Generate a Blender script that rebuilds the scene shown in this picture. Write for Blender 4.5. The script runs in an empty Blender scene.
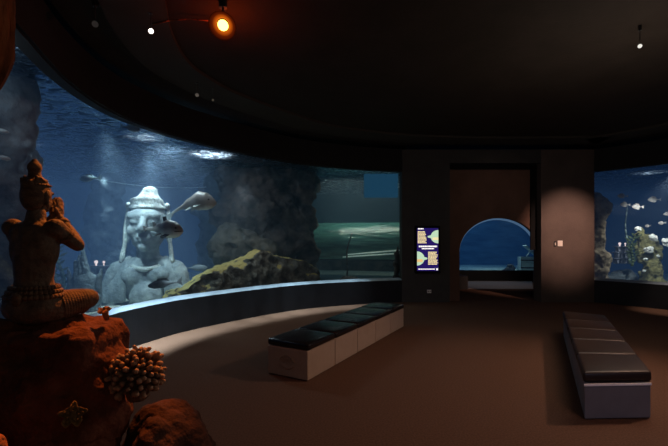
import bpy, bmesh, math, random
from mathutils import Vector, Matrix, noise, Euler
R = math.radians
random.seed(7)
scene = bpy.context.scene
C = scene.collection
F, H0, EYE = 400.0, 240.0, 1.65


def P(px, py, Y):
    """point of the place seen at photo pixel (px, py) when it lies Y metres ahead"""
    return Vector(((px - 334) / F * Y, Y, EYE - (py - H0) / F * Y))


def floor_pt(px, py, z=0.0):
    Y = (EYE - z) * F / (py - H0)
    return Vector(((px - 334) / F * Y, Y, z))


# ------------------------------------------------------------------ objects
def link(o, parent=None):
    C.objects.link(o)
    if parent is not None:
        o.parent = parent
    return o


def tag(o, label=None, cat=None, group=None, kind=None):
    if label: o['label'] = label
    if cat: o['category'] = cat
    if group: o['group'] = group
    if kind: o['kind'] = kind
    return o


def empty(name, loc, rz=0, label=None, cat=None, group=None):
    o = bpy.data.objects.new(name, None)
    o.location = loc
    o.rotation_euler = (0, 0, rz)
    o.empty_display_size = .1
    link(o)
    return tag(o, label, cat, group)


def obj(name, bm, m, parent=None, smooth=False, loc=None):
    bmesh.ops.recalc_face_normals(bm, faces=bm.faces[:]) if smooth != 'keep' else None
    me = bpy.data.meshes.new(name)
    bm.to_mesh(me)
    bm.free()
    if smooth:
        for p in me.polygons: p.use_smooth = True
    if m: me.materials.append(m)
    o = bpy.data.objects.new(name, me)
    if loc is not None: o.location = loc
    return link(o, parent)


def copy_tree(o, parent=None):
    c = o.copy()
    C.objects.link(c)
    c.parent = parent
    for ch in [x for x in C.objects if x.parent == o]:
        copy_tree(ch, c)
    return c


# ------------------------------------------------------------------ geometry
def box(bm, lo, hi, mat=None, bevel=0.0, seg=2):
    lo, hi = Vector(lo), Vector(hi)
    r = bmesh.ops.create_cube(bm, size=1)
    vs = r['verts']
    for v in vs:
        v.co = Vector((lo[i] + (v.co[i] + .5) * (hi[i] - lo[i]) for i in range(3)))
    if bevel:
        es = list({e for v in vs for e in v.link_edges})
        rb = bmesh.ops.bevel(bm, geom=es, offset=bevel, segments=seg, profile=.5, affect='EDGES')
        vs = list({v for f in rb['faces'] for v in f.verts} | {v for v in vs if v.is_valid})
    if mat is not None:
        bmesh.ops.transform(bm, matrix=mat, verts=vs)
    return vs


def frustum(bm, a, b, ra, rb, seg=14, caps=True):
    a, b = Vector(a), Vector(b)
    d = b - a
    L = max(d.length, 1e-5)
    q = d.to_track_quat('Z', 'Y').to_matrix().to_4x4()
    bmesh.ops.create_cone(bm, cap_ends=caps, segments=seg, radius1=ra, radius2=rb, depth=L,
                          matrix=Matrix.Translation((a + b) / 2) @ q)


def ball(bm, c, r, rot=None, sub=3):
    r = Vector((r, r, r)) if not hasattr(r, '__len__') else Vector(r)
    m = Matrix.Translation(Vector(c))
    if rot: m = m @ Euler(rot).to_matrix().to_4x4()
    m = m @ Matrix.Diagonal((r.x, r.y, r.z, 1))
    bmesh.ops.create_icosphere(bm, subdivisions=sub, radius=1, matrix=m)


def capsule(bm, a, b, ra, rb, seg=14):
    frustum(bm, a, b, ra, rb, seg)
    ball(bm, a, ra, sub=2)
    ball(bm, b, rb, sub=2)


def chain(bm, pts, rad):
    for i in range(len(pts) - 1):
        capsule(bm, pts[i], pts[i + 1], rad[i], rad[i + 1])


def fused(name, bm, m, voxel, smooth=6, parent=None, loc=None, rot=None, disp=None):
    """fuse overlapping solids into one continuous skin"""
    me = bpy.data.meshes.new('work')
    bmesh.ops.recalc_face_normals(bm, faces=bm.faces[:])
    bm.to_mesh(me)
    bm.free()
    t = bpy.data.objects.new('work', me)
    C.objects.link(t)
    md = t.modifiers.new('r', 'REMESH')
    md.mode = 'VOXEL'
    md.voxel_size = voxel
    if smooth:
        s = t.modifiers.new('s', 'SMOOTH')
        s.factor = .5
        s.iterations = smooth
    dg = bpy.context.evaluated_depsgraph_get()
    out = bpy.data.meshes.new_from_object(t.evaluated_get(dg))
    bpy.data.objects.remove(t)
    out.name = name
    for p in out.polygons: p.use_smooth = True
    if disp:
        amp, fr = disp
        out.update()
        ns = [v.normal.copy() for v in out.vertices]
        for v, n in zip(out.vertices, ns):
            v.co += n * amp * (noise.fractal(v.co * fr, .8, 2.1, 4) + (.35 * (noise.ridged_multi_fractal(v.co * fr * 1.7, .9, 2.2, 4, 1, 2) - 1.2) if amp > .045 else 0))
    out.materials.clear()
    out.materials.append(m)
    o = bpy.data.objects.new(name, out)
    if loc is not None: o.location = loc
    if rot is not None: o.rotation_euler = rot
    return link(o, parent)


def rock_bm(lumps, seed=0, amp=.25, fr=1.2, sub=5, flat=None):
    """craggy stone: list of (centre, radii, rotation z) lumps pushed about by ridged noise"""
    bm = bmesh.new()
    for k, (c, r, rz) in enumerate(lumps):
        r = Vector(r) if hasattr(r, '__len__') else Vector((r, r, r))
        t = bmesh.ops.create_icosphere(bm, subdivisions=sub, radius=1)['verts']
        off = Vector((seed * 3.7 + k * 11.3, seed * 1.9, k * 5.1))
        m3 = Matrix.Rotation(rz, 3, 'Z')
        mn = min(r)
        for v in t:
            d = v.co.normalized()
            s = m3 @ Vector((d.x * r.x, d.y * r.y, d.z * r.z))
            q = s * (fr / max(mn, .05)) * .35
            n1 = noise.ridged_multi_fractal(q + off, 1.0, 2.1, 5, 1.0, 2.0) - 1.1
            n2 = noise.fractal(q * 2.7 + off, .9, 2.0, 4)
            v.co = Vector(c) + s * (1 + amp * n1 * .8 + amp * n2 * .5)
            if flat is not None and v.co.z < flat:
                v.co.z = flat
    return bm


def catmull(pts, n=10):
    out = []
    for i in range(len(pts) - 1):
        p0 = Vector(pts[max(i - 1, 0)])
        p1, p2 = Vector(pts[i]), Vector(pts[i + 1])
        p3 = Vector(pts[min(i + 2, len(pts) - 1)])
        for k in range(n):
            t = k / n
            out.append(.5 * ((2 * p1) + (-p0 + p2) * t + (2 * p0 - 5 * p1 + 4 * p2 - p3) * t * t +
                             (-p0 + 3 * p1 - 3 * p2 + p3) * t ** 3))
    out.append(Vector(pts[-1]))
    return out


def offs(curve, d, centre=Vector((3.5, 4.5))):
    """shift a plan curve by d metres away from the room (positive) or into it"""
    out = []
    for i, p in enumerate(curve):
        a, b = curve[max(i - 1, 0)], curve[min(i + 1, len(curve) - 1)]
        t = (b - a).normalized()
        n = Vector((-t.y, t.x))
        if n.dot(p - centre) < 0: n = -n
        out.append(p + n * d)
    return out


def ribbon(bm, ca, za, cb, zb):
    """surface between curve ca at height za and curve cb at height zb"""
    va = [bm.verts.new((p.x, p.y, za)) for p in ca]
    vb = [bm.verts.new((p.x, p.y, zb)) for p in cb]
    for i in range(len(va) - 1):
        bm.faces.new((va[i], va[i + 1], vb[i + 1], vb[i]))
    return va, vb


def curved_wall(bm, curve, d0, d1, z0, z1):
    a, b = offs(curve, d0), offs(curve, d1)
    n = len(a)
    V = [[bm.verts.new((p.x, p.y, z)) for p in c] for c, z in ((a, z0), (b, z0), (b, z1), (a, z1))]
    for k in range(4):
        for i in range(n - 1):
            bm.faces.new((V[k][i], V[k][i + 1], V[(k + 1) % 4][i + 1], V[(k + 1) % 4][i]))
    bm.faces.new([V[k][0] for k in range(4)])
    bm.faces.new([V[k][-1] for k in range(4)][::-1])


def prism(bm, poly, z0, z1, caps=True):
    lo = [bm.verts.new((p[0], p[1], z0)) for p in poly]
    hi = [bm.verts.new((p[0], p[1], z1)) for p in poly]
    n = len(lo)
    for i in range(n):
        bm.faces.new((lo[i], lo[(i + 1) % n], hi[(i + 1) % n], hi[i]))
    if caps:
        f1 = bm.faces.new(lo)
        f2 = bm.faces.new(hi)
        bmesh.ops.triangulate(bm, faces=[f1, f2])


def flat_poly(bm, poly, z):
    f = bm.faces.new([bm.verts.new((p[0], p[1], z)) for p in poly])
    bmesh.ops.triangulate(bm, faces=[f])


# ------------------------------------------------------------------ materials
def nodes(name):
    m = bpy.data.materials.new(name)
    m.use_nodes = True
    nt = m.node_tree
    nt.nodes.clear()
    return m, nt, nt.nodes.new('ShaderNodeOutputMaterial')


def col(c):
    return (c[0], c[1], c[2], 1)


def mat(name, c1, c2=None, scale=5, rough=.7, bump=0, bscale=None, metal=0, spec=.4, detail=6, stretch=None, coat=0,
        top=None, top_at=.55, emit=None, estr=0):
    """two-tone noisy surface with bump; 'top' tints the faces that look up (algae, sand, dust)"""
    m, nt, out = nodes(name)
    N, L = nt.nodes, nt.links
    b = N.new('ShaderNodeBsdfPrincipled')
    b.inputs['Roughness'].default_value = rough
    b.inputs['Metallic'].default_value = metal
    b.inputs['Specular IOR Level'].default_value = spec
    b.inputs['Coat Weight'].default_value = coat
    b.inputs['Coat Roughness'].default_value = .15
    tc = N.new('ShaderNodeTexCoord')
    mp = N.new('ShaderNodeMapping')
    L.new(tc.outputs['Object'], mp.inputs['Vector'])
    if stretch: mp.inputs['Scale'].default_value = stretch
    c2 = c2 or tuple(x * .6 for x in c1)
    nz = N.new('ShaderNodeTexNoise')
    nz.inputs['Scale'].default_value = scale
    nz.inputs['Detail'].default_value = detail
    nz.inputs['Roughness'].default_value = .62
    L.new(mp.outputs['Vector'], nz.inputs['Vector'])
    rp = N.new('ShaderNodeValToRGB')
    rp.color_ramp.elements[0].position = .35
    rp.color_ramp.elements[1].position = .66
    rp.color_ramp.elements[0].color = col(c2)
    rp.color_ramp.elements[1].color = col(c1)
    L.new(nz.outputs['Fac'], rp.inputs['Fac'])
    cout = rp.outputs['Color']
    if top:
        g = N.new('ShaderNodeNewGeometry')
        sx = N.new('ShaderNodeSeparateXYZ')
        L.new(g.outputs['Normal'], sx.inputs['Vector'])
        ad = N.new('ShaderNodeMath')
        ad.operation = 'MULTIPLY_ADD'
        L.new(nz.outputs['Fac'], ad.inputs[0])
        ad.inputs[1].default_value = .7
        L.new(sx.outputs['Z'], ad.inputs[2])
        tr = N.new('ShaderNodeValToRGB')
        tr.color_ramp.elements[0].position = top_at
        tr.color_ramp.elements[1].position = min(top_at + .3, 1)
        L.new(ad.outputs[0], tr.inputs['Fac'])
        mx = N.new('ShaderNodeMix')
        mx.data_type = 'RGBA'
        L.new(tr.outputs['Color'], mx.inputs['Factor'])
        L.new(cout, mx.inputs['A'])
        mx.inputs['B'].default_value = col(top)
        cout = mx.outputs['Result']
    L.new(cout, b.inputs['Base Color'])
    if bump:
        nb = N.new('ShaderNodeTexNoise')
        nb.inputs['Scale'].default_value = bscale or scale * 3
        nb.inputs['Detail'].default_value = 8
        L.new(mp.outputs['Vector'], nb.inputs['Vector'])
        bp = N.new('ShaderNodeBump')
        bp.inputs['Strength'].default_value = bump
        bp.inputs['Distance'].default_value = .05
        L.new(nb.outputs['Fac'], bp.inputs['Height'])
        L.new(bp.outputs['Normal'], b.inputs['Normal'])
    if emit:
        b.inputs['Emission Color'].default_value = col(emit)
        b.inputs['Emission Strength'].default_value = estr
    L.new(b.outputs['BSDF'], out.inputs['Surface'])
    return m


def emis(name, c, s):
    m, nt, out = nodes(name)
    e = nt.nodes.new('ShaderNodeEmission')
    e.inputs['Color'].default_value = col(c)
    e.inputs['Strength'].default_value = s
    nt.links.new(e.outputs[0], out.inputs['Surface'])
    return m


def glass_mat(name, tint=(1, 1, 1), refl=.5, rough=.02):
    m, nt, out = nodes(name)
    N, L = nt.nodes, nt.links
    t = N.new('ShaderNodeBsdfTransparent')
    t.inputs['Color'].default_value = col(tint)
    g = N.new('ShaderNodeBsdfGlossy')
    g.inputs['Roughness'].default_value = rough
    fr = N.new('ShaderNodeFresnel')
    fr.inputs['IOR'].default_value = 1.3
    ml = N.new('ShaderNodeMath')
    ml.operation = 'MULTIPLY'
    ml.inputs[1].default_value = refl
    L.new(fr.outputs[0], ml.inputs[0])
    mx = N.new('ShaderNodeMixShader')
    L.new(ml.outputs[0], mx.inputs['Fac'])
    L.new(t.outputs[0], mx.inputs[1])
    L.new(g.outputs[0], mx.inputs[2])
    L.new(mx.outputs[0], out.inputs['Surface'])
    return m


def water_mat(name, far, ext=.13, scat=.05, scol=(.55, .75, 1), far2=None, x0=-4.4, x1=-2.4):
    """haze of sea water: scattered light painted as emission, fading with distance to far"""
    m, nt, out = nodes(name)
    N, L = nt.nodes, nt.links
    s = N.new('ShaderNodeVolumeScatter')
    s.inputs['Color'].default_value = col(scol)
    s.inputs['Density'].default_value = scat
    s.inputs['Anisotropy'].default_value = .25
    a = N.new('ShaderNodeVolumeAbsorption')
    a.inputs['Color'].default_value = col((.25, .55, .68))
    a.inputs['Density'].default_value = ext
    e = N.new('ShaderNodeEmission')
    e.inputs['Color'].default_value = col(far)
    e.inputs['Strength'].default_value = ext
    if far2:      # painted glow shifts colour along the tank
        tc = N.new('ShaderNodeTexCoord')
        sx = N.new('ShaderNodeSeparateXYZ')
        L.new(tc.outputs['Object'], sx.inputs[0])
        mr = N.new('ShaderNodeMapRange')
        mr.inputs['From Min'].default_value = x0
        mr.inputs['From Max'].default_value = x1
        L.new(sx.outputs['X'], mr.inputs['Value'])
        mx = N.new('ShaderNodeMix')
        mx.data_type = 'RGBA'
        mx.inputs['A'].default_value = col(far)
        mx.inputs['B'].default_value = col(far2)
        L.new(mr.outputs[0], mx.inputs['Factor'])
        L.new(mx.outputs['Result'], e.inputs['Color'])
    a1, a2 = N.new('ShaderNodeAddShader'), N.new('ShaderNodeAddShader')
    L.new(s.outputs[0], a1.inputs[0])
    L.new(a.outputs[0], a1.inputs[1])
    L.new(a1.outputs[0], a2.inputs[0])
    L.new(e.outputs[0], a2.inputs[1])
    L.new(a2.outputs[0], out.inputs['Volume'])
    return m


def surface_mat(name):
    """underside of a rippled water surface: mirrors the tank and lets lamp light through"""
    m, nt, out = nodes(name)
    N, L = nt.nodes, nt.links
    g = N.new('ShaderNodeBsdfGlossy')
    g.inputs['Color'].default_value = (.55, .7, .85, 1)
    g.inputs['Roughness'].default_value = .12
    t = N.new('ShaderNodeBsdfTranslucent')
    t.inputs['Color'].default_value = (.7, .85, 1, 1)
    tc = N.new('ShaderNodeTexCoord')
    mp = N.new('ShaderNodeMapping')
    mp.inputs['Scale'].default_value = (1, 1.6, 1)
    nz = N.new('ShaderNodeTexNoise')
    nz.inputs['Scale'].default_value = 5.0
    nz.inputs['Detail'].default_value = 7
    nz.inputs['Distortion'].default_value = 1.2
    L.new(tc.outputs['Object'], mp.inputs['Vector'])
    L.new(mp.outputs['Vector'], nz.inputs['Vector'])
    bp = N.new('ShaderNodeBump')
    bp.inputs['Strength'].default_value = .5
    bp.inputs['Distance'].default_value = .12
    L.new(nz.outputs['Fac'], bp.inputs['Height'])
    L.new(bp.outputs['Normal'], g.inputs['Normal'])
    L.new(bp.outputs['Normal'], t.inputs['Normal'])
    rp = N.new('ShaderNodeValToRGB')
    rp.color_ramp.elements[0].position = .50
    rp.color_ramp.elements[1].position = .62
    rp.color_ramp.elements[0].color = (.05, .05, .05, 1)
    rp.color_ramp.elements[1].color = (.85, .85, .85, 1)
    L.new(nz.outputs['Fac'], rp.inputs['Fac'])
    mx = N.new('ShaderNodeMixShader')
    L.new(rp.outputs['Color'], mx.inputs['Fac'])
    L.new(g.outputs[0], mx.inputs[1])
    L.new(t.outputs[0], mx.inputs[2])
    L.new(mx.outputs[0], out.inputs['Surface'])
    return m


def coral_mat(name, inner, tip, r0, r1):
    """branches that grow paler away from the middle of the colony"""
    m, nt, out = nodes(name)
    N, L = nt.nodes, nt.links
    b = N.new('ShaderNodeBsdfPrincipled')
    b.inputs['Roughness'].default_value = .7
    tc = N.new('ShaderNodeTexCoord')
    ln = N.new('ShaderNodeVectorMath')
    ln.operation = 'LENGTH'
    L.new(tc.outputs['Object'], ln.inputs[0])
    mr = N.new('ShaderNodeMapRange')
    mr.inputs['From Min'].default_value = r0
    mr.inputs['From Max'].default_value = r1
    L.new(ln.outputs['Value'], mr.inputs['Value'])
    mx = N.new('ShaderNodeMix')
    mx.data_type = 'RGBA'
    mx.inputs['A'].default_value = col(inner)
    mx.inputs['B'].default_value = col(tip)
    L.new(mr.outputs[0], mx.inputs['Factor'])
    L.new(mx.outputs['Result'], b.inputs['Base Color'])
    L.new(b.outputs[0], out.inputs['Surface'])
    return m


def fish_mat(name, back, belly, z0, z1, rough=.4):
    """dark back that shades to a pale belly, with faint mottling"""
    m, nt, out = nodes(name)
    N, L = nt.nodes, nt.links
    b = N.new('ShaderNodeBsdfPrincipled')
    b.inputs['Roughness'].default_value = rough
    tc = N.new('ShaderNodeTexCoord')
    sx = N.new('ShaderNodeSeparateXYZ')
    L.new(tc.outputs['Object'], sx.inputs[0])
    nz = N.new('ShaderNodeTexNoise')
    nz.inputs['Scale'].default_value = 9
    L.new(tc.outputs['Object'], nz.inputs['Vector'])
    ad = N.new('ShaderNodeMath')
    ad.operation = 'MULTIPLY_ADD'
    ad.inputs[1].default_value = (z1 - z0) * .6
    L.new(nz.outputs['Fac'], ad.inputs[0])
    L.new(sx.outputs['Z'], ad.inputs[2])
    mr = N.new('ShaderNodeMapRange')
    mr.inputs['From Min'].default_value = z0 + (z1 - z0) * .3
    mr.inputs['From Max'].default_value = z1 + (z1 - z0) * .3
    L.new(ad.outputs[0], mr.inputs['Value'])
    mx = N.new('ShaderNodeMix')
    mx.data_type = 'RGBA'
    mx.inputs['A'].default_value = col(belly)
    mx.inputs['B'].default_value = col(back)
    L.new(mr.outputs[0], mx.inputs['Factor'])
    L.new(mx.outputs['Result'], b.inputs['Base Color'])
    L.new(b.outputs[0], out.inputs['Surface'])
    return m


M = dict(
    carpet=mat('carpet', (.160, .090, .060), (.100, .055, .037), 60, .95, .25, 220, spec=.05),
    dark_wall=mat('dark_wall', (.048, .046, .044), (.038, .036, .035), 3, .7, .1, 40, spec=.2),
    sill_wall=mat('sill_wall', (.016, .017, .021), (.012, .013, .016), 3, .6, .05, 40, spec=.2),
    sill_trim=mat('sill_trim', (.22, .28, .33), (.18, .23, .28), 4, .5),
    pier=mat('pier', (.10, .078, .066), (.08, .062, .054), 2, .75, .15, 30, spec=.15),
    lintel=mat('lintel', (.13, .075, .055), (.10, .058, .043), 2, .75, .1, 30, spec=.15),
    black=mat('black', (.006, .006, .006), (.004, .004, .004), 3, .7, spec=.1),
    ceil=mat('ceiling_paint', (.030, .022, .017), (.023, .017, .013), 2, .8, .1, 30, spec=.1),
    ring=mat('ceiling_ring', (.044, .038, .032), (.038, .033, .028), 2, .8, spec=.1),
    fascia=mat('fascia', (.017, .017, .018), (.014, .014, .015), 2, .7, spec=.15),
    glass=glass_mat('tank_glass', (.97, .99, 1), .35),
    acrylic=glass_mat('acrylic', (.95, 1, 1), .8, .03),
    water_left=water_mat('water_left', (.024, .052, .118), .11, .036, far2=(.002, .009, .014)),
    water_mid=water_mat('water_middle', (.002, .012, .045), .16, .02),
    water_right=water_mat('water_right', (.0095, .023, .056), .13, .02),
    ripples=surface_mat('water_surface'),
    sand=mat('sand', (.62, .60, .48), (.42, .42, .34), 4, .9, .4, 30),
    tank_wall=mat('tank_wall', (.022, .03, .036), (.010, .015, .02), 1.2, .9, .6, 4),
    rock_dark=mat('rock_dark', (.11, .09, .078), (.018, .016, .016), 3.2, .9, 1.0, 10, top=(.13, .115, .08), top_at=1.0),
    rock_algae=mat('rock_algae', (.17, .165, .14), (.04, .045, .042), 4.5, .9, 1.0, 14, top=(.30, .25, .09), top_at=.93),
    rock_ledge=mat('rock_ledge', (.13, .12, .10), (.03, .032, .03), 2.6, .9, .9, 10, top=(.45, .35, .09), top_at=1.02),
    rock_grey=mat('rock_grey', (.15, .16, .16), (.05, .06, .065), 2.4, .9, .9, 9),
    rock_tan=mat('rock_tan', (.42, .31, .19), (.16, .12, .08), 3.5, .9, .9, 10),
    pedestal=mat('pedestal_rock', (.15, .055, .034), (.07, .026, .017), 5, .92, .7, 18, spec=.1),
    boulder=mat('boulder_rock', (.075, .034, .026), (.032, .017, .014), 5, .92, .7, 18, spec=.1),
    root=mat('root_bark', (.34, .10, .035), (.07, .025, .012), 9, .9, 1.0, 30, stretch=(1, 1, .22), spec=.1),
    statue=mat('statue_stone', (.145, .100, .072), (.06, .041, .030), 14, .75, .35, 50, spec=.25),
    statue_cloth=mat('statue_cloth', (.15, .09, .055), (.065, .038, .025), 14, .75, .35, 60, stretch=(1, 1, 3), spec=.25),
    bust=mat('bust_stone', (.36, .40, .40), (.17, .20, .21), 5, .85, .6, 14),
    bust_band=mat('bust_crown', (.62, .64, .58), (.30, .33, .33), 6, .85, .7, 18),
    tan_vinyl=mat('tan_vinyl', (.36, .265, .20), (.33, .24, .18), 8, .6, .06, 120, spec=.25),
    navy_vinyl=mat('navy_vinyl', (.16, .16, .182), (.14, .14, .16), 8, .5, .05, 120, spec=.3),
    cushion=mat('black_cushion', (.014, .012, .011), (.011, .009, .009), 8, .2, .03, 60, spec=.4),
    brown_cushion=mat('brown_cushion', (.026, .015, .011), (.020, .012, .009), 8, .46, .05, 60, spec=.3),
    metal=mat('trim_metal', (.7, .68, .66), (.65, .63, .6), 8, .3, metal=.9),
    strip=mat('pale_strip', (.95, .95, .95), (.9, .9, .9), 8, .35, spec=.8),
    white=mat('white_plastic', (.7, .66, .6), (.66, .62, .56), 8, .45),
    lamp_body=mat('lamp_body', (.03, .03, .03), (.025, .025, .025), 8, .4, metal=.3),
    kelp=mat('kelp', (.10, .13, .05), (.05, .07, .035), 6, .8, .3),
    spire=mat('spire_stone', (.20, .23, .24), (.10, .12, .13), 6, .9, .8, 14),
    ruin=mat('ruin_stone', (.34, .33, .38), (.17, .17, .2), 5, .9, .6, 14),
    ruin_glint=emis('ruin_glint', (1, .75, .72), 1.1),
    pale_coral=mat('pale_coral', (.92, .90, .82), (.8, .76, .66), 14, .8, .5, 40),
    yellow_coral=mat('yellow_coral', (.40, .33, .12), (.16, .14, .06), 9, .85, .8, 25),
    chest=mat('chest_wood', (.55, .62, .58), (.34, .40, .38), 5, .7, .3, 20, stretch=(1, 1, 6)),
    rope=mat('rope', (.6, .7, .75), (.5, .6, .65), 20, .7),
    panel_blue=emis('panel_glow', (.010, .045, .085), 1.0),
    rail=mat('white_rail', (.8, .85, .8), (.75, .8, .75), 8, .4, emit=(.5, .8, .7), estr=.12),  # faint emission paints the rails bright
    tube=mat('tube', (.09, .24, .20), (.02, .08, .08), 2.2, .2, .6, 5, stretch=(.4, 1, 3), spec=.9),
)

# ------------------------------------------------------------------ plan of the room
LEFT = catmull([(-2.9, .6), (-2.55, 1.7), (-2.55, 2.7), (-2.73, 3.45), (-3.05, 4.5), (-3.17, 5.5), (-3.03, 6.35),
                (-2.5, 7.5), (-1.02, 9.3), (.4, 10.15), (1.80, 10.6)], 8)
RIGHT = catmull([(6.9, 10.6), (7.87, 9.43), (8.5, 8.0), (8.9, 6.2), (8.8, 4.2), (8.2, 1.5)], 8)
BACK = catmull([(8.2, 1.5), (7.4, -1.6), (4.5, -3.6), (1.0, -3.8), (-2.0, -2.2), (-2.9, .6)], 8)
SILL, GT, CH = .585, 3.46, 4.05      # sill height, glass top, ceiling height


def struct(name, bm, m, smooth=False):
    return tag(obj(name, bm, m, None, smooth), kind='structure')


# floor
bm = bmesh.new()
flat_poly(bm, [(-13, -6), (17, -6), (17, 24), (-13, 24)], 0)
struct('floor', bm, M['carpet'])

# curved walls: sill walls under the glass, fascias over it
bm = bmesh.new(); curved_wall(bm, LEFT, 0, .3, 0, SILL); struct('wall_left', bm, M['sill_wall'], False)
bm = bmesh.new(); curved_wall(bm, LEFT, 0, .135, GT, CH); curved_wall(bm, LEFT, -.03, 0, GT + .02, GT + .34)
struct('wall_left_fascia', bm, M['fascia'])
bm = bmesh.new(); curved_wall(bm, RIGHT, 0, .3, 0, SILL); struct('wall_right', bm, M['sill_wall'])
bm = bmesh.new(); curved_wall(bm, RIGHT, 0, .135, GT, CH); curved_wall(bm, RIGHT, -.03, 0, GT + .02, GT + .34)
struct('wall_right_fascia', bm, M['fascia'])
bm = bmesh.new(); curved_wall(bm, BACK, 0, .3, 0, CH); struct('wall_back', bm, M['dark_wall'])
for nm, cv in (('trim_1', LEFT), ('trim_2', RIGHT)):
    bm = bmesh.new()
    a, b, c = offs(cv, .004), offs(cv, .10), offs(cv, .15)
    ribbon(bm, a, SILL, b, SILL + .055)
    ribbon(bm, b, SILL + .055, c, SILL + .055)
    ribbon(bm, a, SILL, c, SILL + .001)
    struct(nm, bm, M['sill_trim'])
for nm, cv in (('window_1', LEFT), ('window_2', RIGHT)):
    bm = bmesh.new()
    g = offs(cv, .12)
    ribbon(bm, g, SILL + .03, g, GT + .05)
    struct(nm, bm, M['glass'], 'keep')

# front wall with its two piers, lintel and doorway
DX0, DX1, DTOP, WY = 3.07, 5.49, 3.69, 10.6
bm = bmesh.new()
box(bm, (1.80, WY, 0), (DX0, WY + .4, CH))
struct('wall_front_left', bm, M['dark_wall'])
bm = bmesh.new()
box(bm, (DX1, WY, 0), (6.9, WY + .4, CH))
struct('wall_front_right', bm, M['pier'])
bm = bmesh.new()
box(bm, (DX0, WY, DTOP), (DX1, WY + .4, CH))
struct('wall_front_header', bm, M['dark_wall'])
bm = bmesh.new()
box(bm, (DX1 + .01, WY - .012, 0), (6.89, WY, .09)); struct('baseboard_right', bm, M['pier'])
bm = bmesh.new()
box(bm, (1.81, WY - .012, 0), (DX0 - .01, WY, .09)); struct('baseboard_left', bm, M['dark_wall'])

# recessed panel over the tunnel mouth, cut by the arch
AY = 10.86
ac, ar, asp = 4.50, 1.09, 1.33          # centre, half width, spring height
top_h = EYE + 22 / F * AY                # crown of the arch
arch = []
for k in range(33):
    t = math.pi * k / 32
    arch.append((ac - ar * math.cos(t), asp + (top_h - asp) * math.sin(t)))
bm = bmesh.new()
for yy in (AY, AY + .12):
    lo = [bm.verts.new((x, yy, z)) for x, z in arch]
    hi = [bm.verts.new((DX0 + (DX1 - DX0) * k / 32, yy, DTOP)) for k in range(33)]
    for i in range(32):
        bm.faces.new((lo[i], lo[i + 1], hi[i + 1], hi[i]))
for (x0, x1) in ((DX0, ac - ar), (ac + ar, DX1)):
    if x1 > x0: box(bm, (x0, AY, 0), (x1, AY + .12, asp))
    # cheeks beside the crown
f = bm.faces.new([bm.verts.new(v) for v in ((DX0, AY, asp), (ac - ar, AY, asp), (DX0, AY, DTOP))])
f = bm.faces.new([bm.verts.new(v) for v in ((DX1, AY, asp), (ac + ar, AY, asp), (DX1, AY, DTOP))])
struct('wall_front_lintel', bm, M['lintel'])
bm = bmesh.new()
box(bm, (DX1 - .17, AY - .035, asp + .05), (DX1 - .002, AY - .002, DTOP)); struct('trim_3', bm, M['black'])
bm = bmesh.new()
box(bm, (DX0, AY - .035, DTOP - .13), (DX1 - .172, AY - .002, DTOP)); struct('trim_4', bm, M['black'])
# acrylic rim of the arch, its bright edge painted in as emission
bm = bmesh.new()
pr = []
for k in range(33):
    t = math.pi * k / 32
    pr.append([bm.verts.new((ac - (ar - d) * math.cos(t), y, asp + (top_h - asp - d) * math.sin(t)))
               for d, y in ((.0, AY + .13), (.045, AY + .13), (.045, AY + .2), (.0, AY + .2))])
for i in range(32):
    for k in range(4):
        bm.faces.new((pr[i][k], pr[i + 1][k], pr[i + 1][(k + 1) % 4], pr[i][(k + 1) % 4]))
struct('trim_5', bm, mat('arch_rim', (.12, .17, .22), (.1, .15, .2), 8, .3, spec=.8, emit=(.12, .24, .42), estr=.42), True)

# tunnel hall behind the arch
HY = 16.1
bm = bmesh.new()
box(bm, (2.9, AY + .4, 0), (3.3, HY, 3.1)); struct('wall_hall_left', bm, M['black'])
bm = bmesh.new()
prism(bm, [(6.3, AY + .42), (6.5, AY + .42), (9.4, HY), (9.2, HY)], 0, 3.1); struct('wall_hall_right', bm, M['black'])
bm = bmesh.new()
prism(bm, [(2.9, AY + .13), (6.5, AY + .13), (9.6, HY + .1), (2.9, HY + .1)], 3.1, 3.2); struct('ceiling_hall', bm, M['black'])
bm = bmesh.new()
box(bm, (3.3, HY, 0), (9.2, HY + .25, .42)); struct('wall_hall_end', bm, mat('hall_ledge', (.035, .028, .025), (.03, .024, .02), 3, .7))
bm = bmesh.new()
box(bm, (3.32, 13.35, 0), (4.47, HY - .01, .44)); struct('wall_hall_ledge', bm, M['dark_wall'])
bm = bmesh.new()
prism(bm, [(6.72, 13.4), (7.4, 13.4), (8.7, HY - .02), (8.0, HY - .02)], 0, .44); struct('wall_hall_kerb', bm, M['dark_wall'])
bm = bmesh.new()
prism(bm, [(4.52, 13.45), (6.7, 13.45), (7.95, HY - .03), (4.52, HY - .03)], .002, .006)
struct('floor_hall', bm, mat('hall_floor_lit', (.34, .30, .29), (.28, .25, .24), 20, .8))  # paler than the carpet; the lit patch is partly put into this colour
bm = bmesh.new()
v = [bm.verts.new(p) for p in ((3.3, HY + .1, .4), (9.2, HY + .1, .4), (9.2, HY + .1, 3.1), (3.3, HY + .1, 3.1))]
bm.faces.new(v); struct('window_3', bm, M['acrylic'], 'keep')

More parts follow.
